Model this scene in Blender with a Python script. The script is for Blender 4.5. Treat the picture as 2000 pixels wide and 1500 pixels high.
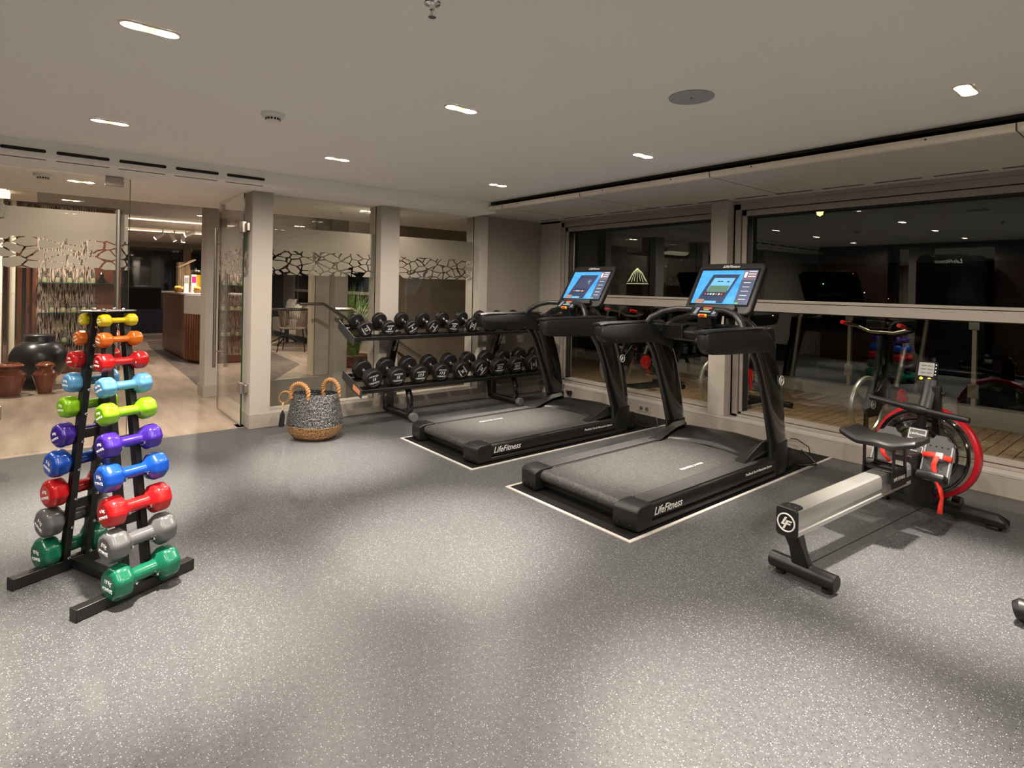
import bpy, bmesh, math, random
from mathutils import Vector, Matrix, Euler
random.seed(7)
S = bpy.context.scene
for o in list(bpy.data.objects): bpy.data.objects.remove(o)
COL = S.collection
PI = math.pi
V = Vector
# ------------------------------------------------------------------ camera
cam_d = bpy.data.cameras.new('camera'); cam = bpy.data.objects.new('camera', cam_d); COL.objects.link(cam)
yaw, pitch, roll = -0.8829761, -0.0042654, 0.0193754
cy, sy = math.cos(yaw), math.sin(yaw)
r = V((cy, -sy, 0)); f = V((sy, cy, 0)); u = V((0, 0, 1))
cp, sp = math.cos(pitch), math.sin(pitch)
f2 = f*cp + u*sp; u2 = u*cp - f*sp
cr, sr = math.cos(roll), math.sin(roll)
r3 = r*cr + u2*sr; u3 = u2*cr - r*sr
M = Matrix((( r3.x, u3.x, -f2.x, 0), (r3.y, u3.y, -f2.y, 0), (r3.z, u3.z, -f2.z, 1.3), (0, 0, 0, 1)))
cam.matrix_world = M
cam_d.sensor_width = 36; cam_d.lens = 1116.9*36/2000; cam_d.shift_y = -(750-565.15)/2000
cam_d.clip_start = 0.02; cam_d.clip_end = 300
S.camera = cam
# ------------------------------------------------------------------ world, exposure
w = bpy.data.worlds.new('night'); S.world = w; w.use_nodes = True
w.node_tree.nodes['Background'].inputs[0].default_value = (0.42, 0.44, 0.40, 1)
w.node_tree.nodes['Background'].inputs[1].default_value = 0.006
S.view_settings.view_transform = 'Standard'; S.view_settings.look = 'None'
S.view_settings.exposure = 0.38; S.view_settings.gamma = 1.0
WARM = (1.0, 0.88, 0.76)
SPOT_W, GLOW_W, LOBBY_W = 880, 76, 105

# ------------------------------------------------------------------ materials
MATS = {}
def mat(name, col=(0.5, 0.5, 0.5), rough=0.5, metal=0.0, emit=None, es=1.0, coat=0.0, spec=0.5, alpha=None, trans=0.0, ior=1.45):
    if name in MATS: return MATS[name]
    m = bpy.data.materials.new(name); m.use_nodes = True
    b = m.node_tree.nodes['Principled BSDF']
    b.inputs['Base Color'].default_value = (*col, 1); b.inputs['Roughness'].default_value = rough
    b.inputs['Metallic'].default_value = metal; b.inputs['Coat Weight'].default_value = coat
    b.inputs['Specular IOR Level'].default_value = spec
    b.inputs['Transmission Weight'].default_value = trans; b.inputs['IOR'].default_value = ior
    if emit: b.inputs['Emission Color'].default_value = (*emit, 1); b.inputs['Emission Strength'].default_value = es
    MATS[name] = m; return m
def nodes(m): return m.node_tree.nodes, m.node_tree.links, m.node_tree.nodes['Principled BSDF']
def coords(m, scale=(1, 1, 1), rot=(0, 0, 0), kind='Object'):
    n, l, b = nodes(m)
    tc = n.new('ShaderNodeTexCoord'); mp = n.new('ShaderNodeMapping')
    mp.inputs['Scale'].default_value = scale; mp.inputs['Rotation'].default_value = rot
    l.new(tc.outputs[kind], mp.inputs[0]); return mp.outputs[0]
def ramp(m, fac, stops, const=False):
    n, l, b = nodes(m); rp = n.new('ShaderNodeValToRGB'); e = rp.color_ramp.elements
    if const: rp.color_ramp.interpolation = 'CONSTANT'
    while len(e) < len(stops): e.new(0.5)
    for i, (p, c) in enumerate(stops): e[i].position = p; e[i].color = (*c, 1)
    l.new(fac, rp.inputs[0]); return rp.outputs[0]
def noise(m, vec, scale, detail=3, rough=0.5):
    n, l, b = nodes(m); t = n.new('ShaderNodeTexNoise'); t.inputs['Scale'].default_value = scale
    t.inputs['Detail'].default_value = detail; t.inputs['Roughness'].default_value = rough
    l.new(vec, t.inputs['Vector']); return t.outputs['Fac']
def voro(m, vec, scale, feature='F1', out='Distance'):
    n, l, b = nodes(m); t = n.new('ShaderNodeTexVoronoi'); t.feature = feature; t.inputs['Scale'].default_value = scale
    l.new(vec, t.inputs['Vector']); return t.outputs[out]
def mix(m, fac, a, c, mode='MIX'):
    n, l, b = nodes(m); x = n.new('ShaderNodeMix'); x.data_type = 'RGBA'; x.blend_type = mode
    for s, v in ((0, fac), (6, a), (7, c)):
        if isinstance(v, (float, int)): x.inputs[s].default_value = v
        elif isinstance(v, tuple): x.inputs[s].default_value = (*v, 1)
        else: l.new(v, x.inputs[s])
    return x.outputs[2]
def bump(m, h, strength=0.3, dist=0.01):
    n, l, b = nodes(m); bp = n.new('ShaderNodeBump'); bp.inputs['Strength'].default_value = strength
    bp.inputs['Distance'].default_value = dist; l.new(h, bp.inputs['Height']); l.new(bp.outputs[0], b.inputs['Normal'])
def setcol(m, c): m.node_tree.links.new(c, nodes(m)[2].inputs['Base Color'])

def speckle(name, base, base2, white, black, s1, s2, rough, wt=0.35, bt=0.3):
    m = mat(name, base, rough); vec = coords(m)
    n, l, b = nodes(m)
    v1 = n.new('ShaderNodeTexVoronoi'); v1.inputs['Scale'].default_value = s1; l.new(vec, v1.inputs['Vector'])
    v2 = n.new('ShaderNodeTexVoronoi'); v2.inputs['Scale'].default_value = s2; l.new(vec, v2.inputs['Vector'])
    def flecks(v, rad, prob):
        lt = n.new('ShaderNodeMath'); lt.operation = 'LESS_THAN'; lt.inputs[1].default_value = rad
        nz = n.new('ShaderNodeTexNoise'); nz.inputs['Scale'].default_value = s1*1.7; l.new(vec, nz.inputs['Vector'])
        ad = n.new('ShaderNodeMath'); ad.operation = 'MULTIPLY_ADD'; ad.inputs[1].default_value = 0.35
        l.new(nz.outputs[0], ad.inputs[0]); l.new(v.outputs['Distance'], ad.inputs[2]); l.new(ad.outputs[0], lt.inputs[0])
        sx = n.new('ShaderNodeSeparateColor'); l.new(v.outputs['Color'], sx.inputs[0])
        lt2 = n.new('ShaderNodeMath'); lt2.operation = 'LESS_THAN'; lt2.inputs[1].default_value = prob; l.new(sx.outputs[0], lt2.inputs[0])
        mu = n.new('ShaderNodeMath'); mu.operation = 'MULTIPLY'; l.new(lt.outputs[0], mu.inputs[0]); l.new(lt2.outputs[0], mu.inputs[1])
        return mu.outputs[0]
    bc = ramp(m, noise(m, vec, 60, 4, 0.7), [(0.35, base), (0.65, base2)])
    c = mix(m, flecks(v2, 0.46, bt), bc, black)
    c = mix(m, flecks(v1, 0.46, wt), c, white)
    setcol(m, c); return m

M_floor = speckle('grey_speckled_rubber', (0.043, 0.045, 0.047), (0.066, 0.068, 0.070), (0.33, 0.33, 0.33), (0.005, 0.005, 0.005), 200, 170, 0.40, 0.22, 0.34)
def spatter(name, col, c2, scale, rough, bs=0.25):
    m = mat(name, col, rough); vec = coords(m); nz = noise(m, vec, scale, 3, 0.7)
    setcol(m, ramp(m, nz, [(0.4, col), (0.62, c2)])); bump(m, nz, bs, 0.002); return m
M_ceil = spatter('ceiling_paint', (0.80, 0.77, 0.73), (0.84, 0.81, 0.77), 90, 0.9, 0.1)
M_trim = spatter('taupe_trim_paint', (0.285, 0.252, 0.215), (0.315, 0.28, 0.24), 120, 0.55, 0.1)
M_wall = spatter('taupe_wall_fabric', (0.25, 0.222, 0.192), (0.28, 0.25, 0.215), 160, 0.85, 0.2)
M_white = spatter('pillar_paint', (0.36, 0.325, 0.285), (0.39, 0.355, 0.31), 120, 0.7, 0.1)
M_blackgap = mat('dark_recess', (0.012, 0.011, 0.01), 0.8)
M_seam = mat('panel_seam', (0.08, 0.07, 0.06), 0.8)
M_blk = spatter('black_powder_coat', (0.005, 0.005, 0.005), (0.009, 0.009, 0.009), 400, 0.36, 0.1)
M_gloss = mat('gloss_black_plastic', (0.006, 0.006, 0.006), 0.09, coat=0.6)
M_satin = spatter('satin_black_plastic', (0.007, 0.007, 0.007), (0.011, 0.011, 0.011), 500, 0.36, 0.15)
nodes(M_satin)[2].inputs['Specular IOR Level'].default_value = 0.35
M_rub = spatter('black_rubber', (0.006, 0.006, 0.0062), (0.011, 0.011, 0.0112), 350, 0.40, 0.3)
nodes(M_rub)[2].inputs['Specular IOR Level'].default_value = 0.4
M_belt = speckle('treadmill_belt_weave', (0.012, 0.012, 0.012), (0.035, 0.034, 0.033), (0.17, 0.165, 0.16), (0.005, 0.005, 0.005), 240, 200, 0.55, 0.5, 0.4)
M_rail = speckle('foot_rail_texture', (0.016, 0.016, 0.016), (0.035, 0.034, 0.033), (0.10, 0.10, 0.10), (0.01, 0.01, 0.01), 300, 260, 0.5, 0.4, 0.3)
M_chrome = mat('chrome', (0.75, 0.75, 0.75), 0.12, 1.0)
M_steel = mat('brushed_steel', (0.42, 0.38, 0.34), 0.28, 1.0)
M_silver = mat('silver_lettering', (0.62, 0.60, 0.57), 0.45, 0.2)
M_alu = spatter('brushed_aluminium', (0.55, 0.54, 0.52), (0.62, 0.61, 0.59), 300, 0.30, 0.05)
nodes(M_alu)[2].inputs['Metallic'].default_value = 0.85
M_red = mat('red_plastic', (0.60, 0.012, 0.015), 0.35)
M_wtxt = mat('white_print', (0.72, 0.72, 0.70), 0.5)
M_matmat = spatter('black_floor_mat', (0.004, 0.004, 0.004), (0.008, 0.008, 0.008), 200, 0.7, 0.2)
nodes(M_matmat)[2].inputs['Specular IOR Level'].default_value = 0.15
M_matedge = mat('pale_mat_edging', (0.36, 0.34, 0.315), 0.45)
M_lamp = mat('lamp_glow', (1, 1, 1), 0.5, emit=(1.0, 0.86, 0.66), es=26)
M_mirror = mat('mirror_glass', (0.75, 0.76, 0.75), 0.02, 1.0)

def woodm(name, a, b2, sc=(1, 1, 1), rough=0.4, s=3):
    m = mat(name, a, rough); vec = coords(m, (sc[0]*14, sc[1]*14, sc[2]*0.8))
    nz = noise(m, vec, s, 5, 0.6); setcol(m, ramp(m, nz, [(0.35, a), (0.65, b2)])); return m
M_wood = woodm('reddish_wood_veneer', (0.10, 0.033, 0.014), (0.17, 0.062, 0.028))
M_darkwood = woodm('dark_wood', (0.022, 0.009, 0.006), (0.045, 0.017, 0.010))

def glassmat(name, tint, ior=1.5, boost=1.0, refl=(1, 1, 1)):
    m = bpy.data.materials.new(name); m.use_nodes = True; n, l = m.node_tree.nodes, m.node_tree.links
    for x in list(n): n.remove(x)
    out = n.new('ShaderNodeOutputMaterial'); mx = n.new('ShaderNodeMixShader'); tr = n.new('ShaderNodeBsdfTransparent')
    gl = n.new('ShaderNodeBsdfGlossy'); gl.inputs['Roughness'].default_value = 0.0; gl.inputs['Color'].default_value = (*refl, 1)
    tr.inputs[0].default_value = (*tint, 1)
    # smooth two-sided angle curve (Schlick), independent of which face is hit
    lw = n.new('ShaderNodeLayerWeight'); lw.inputs['Blend'].default_value = 0.5
    pw = n.new('ShaderNodeMath'); pw.operation = 'POWER'; pw.inputs[1].default_value = 3.2
    l.new(lw.outputs['Facing'], pw.inputs[0])
    f0 = ((ior-1)/(ior+1))**2*boost
    ma = n.new('ShaderNodeMath'); ma.operation = 'MULTIPLY_ADD'; ma.inputs[1].default_value = 1-f0; ma.inputs[2].default_value = f0; ma.use_clamp = True
    l.new(pw.outputs[0], ma.inputs[0]); l.new(ma.outputs[0], mx.inputs[0]); l.new(tr.outputs[0], mx.inputs[1]); l.new(gl.outputs[0], mx.inputs[2])
    l.new(mx.outputs[0], out.inputs[0]); MATS[name] = m; return m
M_glass = glassmat('partition_glass', (0.93, 0.94, 0.92), boost=0.3)
M_night = glassmat('window_glass', (0.80, 0.84, 0.82), boost=1.3)
M_edge = mat('green_glass_edge', (0.01, 0.03, 0.02), 0.15)
M_clear = glassmat('clear_plastic', (0.80, 0.80, 0.78), boost=1.6)

# frosted film: solid band above a crazed pattern with clear cracks
def frost(name):
    m = bpy.data.materials.new(name); m.use_nodes = True; n, l = m.node_tree.nodes, m.node_tree.links
    for x in list(n): n.remove(x)
    out = n.new('ShaderNodeOutputMaterial'); mx = n.new('ShaderNodeMixShader'); tr = n.new('ShaderNodeBsdfTransparent')
    df = n.new('ShaderNodeBsdfDiffuse'); df.inputs[0].default_value = (0.30, 0.268, 0.23, 1)
    tl = n.new('ShaderNodeBsdfTranslucent'); tl.inputs[0].default_value = (0.32, 0.275, 0.23, 1)
    am = n.new('ShaderNodeMixShader'); am.inputs[0].default_value = 0.3; l.new(df.outputs[0], am.inputs[1]); l.new(tl.outputs[0], am.inputs[2])
    tc = n.new('ShaderNodeTexCoord'); sp_ = n.new('ShaderNodeSeparateXYZ'); l.new(tc.outputs['Object'], sp_.inputs[0])
    mp = n.new('ShaderNodeMapping'); mp.inputs['Scale'].default_value = (1, 1.0, 1.55); l.new(tc.outputs['Object'], mp.inputs[0])
    nz = n.new('ShaderNodeTexNoise'); nz.inputs['Scale'].default_value = 9; l.new(mp.outputs[0], nz.inputs['Vector'])
    vm = n.new('ShaderNodeVectorMath'); vm.operation = 'SCALE'; vm.inputs['Scale'].default_value = 0.035; l.new(nz.outputs['Color'], vm.inputs[0])
    va = n.new('ShaderNodeVectorMath'); va.operation = 'ADD'; l.new(mp.outputs[0], va.inputs[0]); l.new(vm.outputs[0], va.inputs[1])
    vo = n.new('ShaderNodeTexVoronoi'); vo.feature = 'DISTANCE_TO_EDGE'; vo.inputs['Scale'].default_value = 9.5; l.new(va.outputs[0], vo.inputs['Vector'])
    lt = n.new('ShaderNodeMath'); lt.operation = 'LESS_THAN'; lt.inputs[1].default_value = 0.055; l.new(vo.outputs['Distance'], lt.inputs[0])
    zt = n.new('ShaderNodeMath'); zt.operation = 'LESS_THAN'; zt.inputs[1].default_value = 1.60; l.new(sp_.outputs['Z'], zt.inputs[0])
    mu = n.new('ShaderNodeMath'); mu.operation = 'MULTIPLY'; l.new(lt.outputs[0], mu.inputs[0]); l.new(zt.outputs[0], mu.inputs[1])
    l.new(mu.outputs[0], mx.inputs[0]); l.new(am.outputs[0], mx.inputs[1]); l.new(tr.outputs[0], mx.inputs[2]); l.new(mx.outputs[0], out.inputs[0])
    return m
M_frost = frost('frosted_film')

# ------------------------------------------------------------------ mesh builder
class MB:
    def __init__(s): s.v = []; s.f = []; s.mi = []
    def add(s, vs, fs, m=0):
        b = len(s.v); s.v += [tuple(x) for x in vs]; s.f += [tuple(b+i for i in q) for q in fs]; s.mi += [m]*len(fs); return s
    def box(s, x0, x1, y0, y1, z0, z1, T=None, m=0):
        vs = [V((x, y, z)) for z in (z0, z1) for y in (y0, y1) for x in (x0, x1)]
        if T: vs = [T @ q for q in vs]
        return s.add(vs, [(0, 2, 3, 1), (4, 5, 7, 6), (0, 1, 5, 4), (2, 6, 7, 3), (0, 4, 6, 2), (1, 3, 7, 5)], m)
    def tube(s, path, rad, n=12, cap=True, m=0, sx=1.0, sy=1.0, close=False):
        P = [V(p) for p in path]; k = len(P); R = rad if isinstance(rad, (list, tuple)) else [rad]*k
        t0 = (P[1]-P[0]).normalized(); up = V((0, 0, 1)) if abs(t0.z) < 0.9 else V((1, 0, 0))
        a = t0.cross(up).normalized(); rings = []
        for i in range(k):
            if close: t = (P[(i+1) % k]-P[i-1]).normalized()
            elif i == 0: t = t0
            elif i == k-1: t = (P[i]-P[i-1]).normalized()
            else: t = ((P[i+1]-P[i]).normalized()+(P[i]-P[i-1]).normalized()).normalized()
            a = (a - t*a.dot(t)).normalized(); b = t.cross(a)
            rings.append([P[i] + (a*math.cos(2*PI*j/n)*sx + b*math.sin(2*PI*j/n)*sy)*R[i] for j in range(n)])
        vs = [q for rg in rings for q in rg]; fs = []
        for i in range(k if close else k-1):
            i2 = (i+1) % k
            for j in range(n): fs.append((i*n+j, i*n+(j+1) % n, i2*n+(j+1) % n, i2*n+j))
        if cap and not close: fs += [tuple(range(n-1, -1, -1)), tuple((k-1)*n+j for j in range(n))]
        return s.add(vs, fs, m)
    def lathe(s, prof, n=32, T=None, m=0, cap=True):   # prof: (r, h) revolved about local z
        vs = [V((rr*math.cos(2*PI*j/n), rr*math.sin(2*PI*j/n), h)) for rr, h in prof for j in range(n)]
        if T: vs = [T @ q for q in vs]
        k = len(prof); fs = [(i*n+j, i*n+(j+1) % n, (i+1)*n+(j+1) % n, (i+1)*n+j) for i in range(k-1) for j in range(n)]
        if cap: fs += [tuple(range(n-1, -1, -1)), tuple((k-1)*n+j for j in range(n))]
        return s.add(vs, fs, m)
    def prism(s, poly, d0, d1, T=None, m=0):     # poly in local (x,y), extruded along local z
        k = len(poly); vs = [V((x, y, d0)) for x, y in poly]+[V((x, y, d1)) for x, y in poly]
        if T: vs = [T @ q for q in vs]
        return s.add(vs, [tuple(range(k-1, -1, -1)), tuple(range(k, 2*k))]+[(i, (i+1) % k, k+(i+1) % k, k+i) for i in range(k)], m)
    def loft(s, rings, m=0, cap=True):
        n = len(rings[0]); k = len(rings); vs = [q for rg in rings for q in rg]
        fs = [(i*n+j, i*n+(j+1) % n, (i+1)*n+(j+1) % n, (i+1)*n+j) for i in range(k-1) for j in range(n)]
        if cap: fs += [tuple(range(n-1, -1, -1)), tuple((k-1)*n+j for j in range(n))]
        return s.add(vs, fs, m)
    def build(s, name, mats, parent=None, bevel=0, seg=2, smooth=40, sub=0, loc=None, rot=None):
        me = bpy.data.meshes.new(name); me.from_pydata(s.v, [], s.f); me.update()
        bm = bmesh.new(); bm.from_mesh(me); bmesh.ops.recalc_face_normals(bm, faces=bm.faces); bm.to_mesh(me); bm.free()
        if not isinstance(mats, (list, tuple)): mats = [mats]
        for q in mats: me.materials.append(q)
        me.polygons.foreach_set('material_index', s.mi)
        o = bpy.data.objects.new(name, me); COL.objects.link(o)
        if smooth:
            me.polygons.foreach_set('use_smooth', [True]*len(me.polygons))
            if smooth < 180: me.set_sharp_from_angle(angle=math.radians(smooth))
        if bevel:
            b = o.modifiers.new('bevel', 'BEVEL'); b.width = bevel; b.segments = seg; b.limit_method = 'ANGLE'; b.angle_limit = math.radians(35)
            b.harden_normals = False
        if sub: q = o.modifiers.new('sub', 'SUBSURF'); q.levels = sub; q.render_levels = sub
        if parent: o.parent = parent
        if loc: o.location = loc
        if rot: o.rotation_euler = rot
        return o
def tag(o, label=None, cat=None, group=None, kind=None):
    if label: o['label'] = label
    if cat: o['category'] = cat
    if group: o['group'] = group
    if kind: o['kind'] = kind
    return o
def empty(name, loc, label, cat, group=None, rz=0):
    o = bpy.data.objects.new(name, None); COL.objects.link(o); o.location = loc; o.rotation_euler = (0, 0, rz)
    o.empty_display_size = 0.1; return tag(o, label, cat, group)
def struct(name, mb, m, **k): o = mb.build(name, m, **k); o['kind'] = 'structure'; return o
def copy_tree(o, parent=None):
    c = o.copy(); COL.objects.link(c); c.parent = parent
    for ch in list(o.children): copy_tree(ch, c)
    return c
def TR(loc=(0, 0, 0), rot=(0, 0, 0), sc=1): return Matrix.Translation(loc) @ Euler(rot).to_matrix().to_4x4() @ Matrix.Scale(sc, 4)
def frame(o, xa, ya):     # matrix with local x = xa, local y = ya, z = normal
    xa = V(xa).normalized(); ya = V(ya).normalized(); z = xa.cross(ya).normalized(); ya = z.cross(xa)
    return Matrix(((xa.x, ya.x, z.x, o[0]), (xa.y, ya.y, z.y, o[1]), (xa.z, ya.z, z.z, o[2]), (0, 0, 0, 1)))
def arc(cx, cz, rr, a0, a1, n): return [(cx+rr*math.cos(math.radians(a0+(a1-a0)*i/n)), cz+rr*math.sin(math.radians(a0+(a1-a0)*i/n))) for i in range(n+1)]
def rrect(x0, x1, y0, y1, rr, n=4):
    p = []
    for cx, cy_, a in ((x1-rr, y1-rr, 0), (x0+rr, y1-rr, 90), (x0+rr, y0+rr, 180), (x1-rr, y0+rr, 270)): p += arc(cx, cy_, rr, a, a+90, n)
    return p
_txt = {}
def text(s, T, size, m, parent, name='lettering', shear=0.0, extrude=0.0006, sx=1.0, bold=0.0):
    key = (s, size, shear, extrude, bold, m.name)
    if key not in _txt:
        c = bpy.data.curves.new('t', 'FONT'); c.body = s; c.size = size; c.align_x = 'CENTER'; c.align_y = 'CENTER'; c.shear = shear
        c.extrude = extrude; c.offset = bold; c.resolution_u = 2; c.space_line = 0.85
        t = bpy.data.objects.new('t', c); COL.objects.link(t); dg = bpy.context.evaluated_depsgraph_get(); dg.update()
        me = bpy.data.meshes.new_from_object(t.evaluated_get(dg)); bpy.data.objects.remove(t); me.name = name
        me.materials.clear(); me.materials.append(m); _txt[key] = me
    o = bpy.data.objects.new(name, _txt[key]); COL.objects.link(o); o.parent = parent
    o.matrix_local = T @ Matrix.Diagonal((sx, 1, 1, 1)); return o
def emblem(T, rad, m, parent, name='emblem'):   # ring with a slanted pair of strokes
    b = MB(); b.tube([T @ V((rad*math.cos(a), rad*math.sin(a), 0.001)) for a in [2*PI*i/28 for i in range(28)]], rad*0.09, 6, close=True)
    def st(pts):
        b.prism([(x*rad, y*rad) for x, y in pts], 0, 0.0015, T)
    st([(-0.15, 0.62), (0.12, 0.62), (-0.28, -0.12), (-0.02, -0.12), (-0.10, -0.30), (-0.62, -0.30)])
    st([(0.05, 0.30), (0.72, 0.30), (0.64, 0.12), (0.22, 0.12), (-0.18, -0.75), (-0.42, -0.75)])
    st([(0.12, -0.02), (0.55, -0.02), (0.48, -0.20), (0.04, -0.20)])
    return b.build(name, m, parent, smooth=30)

# ------------------------------------------------------------------ lamps
C = 2.22            # gym ceiling
def spot(x, y, z, energy, size=0.74, rad=0.035, col=WARM, blend=1.0):
    l = bpy.data.lights.new('downlight_beam', 'SPOT'); l.energy = energy; l.spot_size = size; l.spot_blend = blend; l.shadow_soft_size = rad; l.color = col
    o = bpy.data.objects.new('downlight_beam', l); COL.objects.link(o); o.location = (x, y, z); return o
def flood(x, y, z, energy, col=WARM, rad=0.03):
    l = bpy.data.lights.new('downlight_flood', 'SPOT'); l.energy = energy; l.spot_size = 3.0; l.spot_blend = 0.6; l.shadow_soft_size = rad; l.color = col
    o = bpy.data.objects.new('downlight_flood', l); COL.objects.link(o); o.location = (x, y, z); return o
M_bezel = mat('white_bezel', (0.72, 0.69, 0.64), 0.5)
M_reflector = mat('warm_reflector', (0.75, 0.66, 0.45), 0.25, 0.6, emit=(1, 0.75, 0.35), es=1.6)
def downlight(x, y, z, label, group, k=1.0, gk=1.0, lit=True):
    e = empty('ceiling_downlight', (x, y, z), label, 'ceiling light', group)
    b = MB()
    o_ = [(q[1], q[0]) for q in rrect(-0.10, 0.10, -0.038, 0.038, 0.037, 6)]; i_ = [(q[1], q[0]) for q in rrect(-0.092, 0.092, -0.030, 0.030, 0.029, 6)]
    n = len(o_)
    vs = [(a, c, -0.001) for a, c in o_]+[(a, c, -0.006) for a, c in o_]+[(a, c, -0.006) for a, c in i_]+[(a, c, -0.001) for a, c in i_]
    b.add(vs, [(r_*n+j, r_*n+(j+1) % n, (r_+1)*n+(j+1) % n, (r_+1)*n+j) for r_ in range(3) for j in range(n)])
    b.build('bezel', M_bezel, e)
    q = MB(); q.prism(i_, -0.003, -0.001); q.build('reflector', M_reflector, e)
    for s in (-1, 1):
        q = MB(); q.lathe([(0.004, -0.0075), (0.029, -0.006), (0.031, -0.003)], 20, TR((0, s*0.052, 0))); q.build('lamp_lens', M_lamp, e)
    if lit:
        for l in (spot(0, 0, -0.02, SPOT_W*k), flood(0, 0, -0.02, GLOW_W*gk)): l.parent = e
    return e
XL = (-0.70, -2.475, -4.09); YL = (3.175, 1.67, 0.295, -1.25)
names_x = {0: 'over the rowing machine side', 1: 'in the middle row', 2: 'in the row nearest the glass partition'}
lbl = {(2, 0): 'recessed twin downlight beside the glass partition corner, nearest the far corner', (2, 1): 'recessed twin downlight above the dumbbell rack end near the basket',
       (2, 2): 'recessed twin downlight above the glass door near the wall vents', (1, 0): 'recessed twin downlight between the round speaker and the window soffit',
       (1, 1): 'recessed twin downlight in the middle of the ceiling left of the round speaker', (1, 2): 'largest recessed twin downlight at the top left of the photo',
       (0, 0): 'recessed twin downlight near the window soffit at the right edge'}
for i, x in enumerate(XL):
    for j, y in enumerate(YL):
        k = 1.0
        downlight(x, y, C, lbl.get((i, j), 'recessed twin ceiling downlight mirrored in the dark window'), 'recessed gym downlights', k)
for y in (3.0, 1.2, -0.8): downlight(1.2, y, C, 'recessed twin ceiling downlight out of the photo to the right', 'recessed gym downlights')

# ------------------------------------------------------------------ gym shell
# floor in world coordinates
b = MB(); b.box(-5.45, 3.2, -2.4, 4.90, -0.12, 0); struct('floor', b, M_floor, smooth=0)
b = MB(); b.box(-5.0, 3.2, -2.4, 3.80, C, C+0.10); struct('ceiling', b, M_ceil, smooth=0)
# bulkhead over the glass partition: front face with stadium slots
slots = [(-0.62, -0.29), (-0.223, 0.01), (0.064, 0.362), (0.419, 0.713), (0.774, 1.072), (1.131, 1.421)]
SZ = 2.105
b = MB(); b.box(-7.0, -5.0, -2.4, 3.86, SZ, 2.32); b.box(-7.0, -5.5, 3.86, 4.95, SZ, 2.32)
bk = struct('trim_1', b, M_ceil, bevel=0.006)
for i, (y0, y1) in enumerate([(-2.2, -1.9), (-1.85, -1.5), (-1.45, -1.1), (-1.02, -0.68)]+slots):
    q = MB(); q.prism([(y, z) for y, z in rrect(y0, y1, 2.142, 2.164, 0.0109, 5)], 0, 0.004, frame((-4.9985, 0, 0), (0, 1, 0), (0, 0, 1)))
    q.build('air_slot', M_blackgap, bk, smooth=0)
    q = MB()
    for dx in (0.0, 0.018): q.box(-5.045-dx, -5.038-dx, y0, y1, SZ-0.0015, SZ)
    q.build('vent_slit', M_blackgap, bk, smooth=0)
# right-hand ceiling trough and lowered panel in front of the windows
b = MB(); b.box(-5.0, 3.2, 3.80, 3.99, C+0.10, C+0.14); b.box(-5.0, 3.2, 3.99, 4.0, C-0.05, C+0.14); b.box(-5.0, 3.2, 3.79, 3.80, C-0.02, C+0.14)
struct('trim_2', b, M_blackgap, smooth=0)
b = MB(); b.box(-5.5, 3.2, 3.765, 4.93, 2.130, 2.150)
pn = struct('trim_3', b, spatter('lowered_panel_paint', (0.50, 0.47, 0.43), (0.54, 0.51, 0.465), 90, 0.85, 0.1), bevel=0.002)
q = MB(); q.loft([[V((x, y, z)) for y, z in ((3.745, 2.168), (3.745, 2.149), (3.764, 2.1295), (3.80, 2.1295), (3.80, 2.168))] for x in (-5.46, 3.2)]); q.build('pale_lip', mat('lip_painted_light', (0.72, 0.64, 0.53), 0.6), pn, smooth=0)  # lip coloured lighter than the panel to imitate light falling on it
q = MB()
for x in (-4.75, -3.62, -2.32, -0.62): q.box(x-0.003, x+0.003, 3.743, 4.85, 2.1292, 2.1305); q.box(x-0.003, x+0.003, 3.7435, 3.7455, 2.13, 2.168)
for x in (-4.9, -4.5, -3.95, -3.35, -2.65, -2.0, -1.0): q.lathe([(0.006, 0), (0.006, 0.002)], 10, TR((x, 3.745, 2.155), (PI/2, 0, 0)))
q.build('panel_joint', M_seam, pn, smooth=0)
q = MB(); x = -5.3
while x < 3:
    q.box(x, x+0.30, 4.785, 4.797, 2.1285, 2.1302); q.box(x, x+0.30, 4.812, 4.824, 2.1285, 2.1302); x += 0.37
q.build('linear_vent', M_blackgap, pn, smooth=0)
# left wall: solid piece by the window, two pillars, base and sill
b = MB(); b.box(-5.62, -5.44, 4.0, 4.97, -0.02, SZ+0.2); b.box(-5.47, -5.30, 4.0, 4.90, 0, 0.145); struct('wall_left', b, M_wall, bevel=0.003)
def pillar(name, y0, y1):
    q = MB(); q.box(-5.62, -5.35, y0, y1, 0, SZ+0.01); struct(name, q, M_white, bevel=0.003)
pillar('trim_4', 1.425, 1.60); pillar('trim_5', 2.66, 2.87); pillar('trim_6', 3.90, 4.02)
b = MB(); b.box(-5.60, -5.335, 1.42, 4.02, 0, 0.128); struct('baseboard_left', b, M_trim, bevel=0.003)
# wall beyond the closed door leaf (seen mirrored in the windows) and the rest of the room
b = MB(); b.box(-5.62, -5.40, -2.4, -0.62, 0, SZ+0.05); struct('wall_left_rear', b, M_wall)
b = MB(); b.box(-5.7, 3.3, -2.62, -2.40, 0, 2.4); struct('wall_back', b, M_wall)
b = MB(); b.box(3.2, 3.4, -2.62, 5.1, 0, 2.4); struct('wall_right', b, M_ceil)  # unseen wall, made pale to bounce more light onto the ceiling
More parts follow.
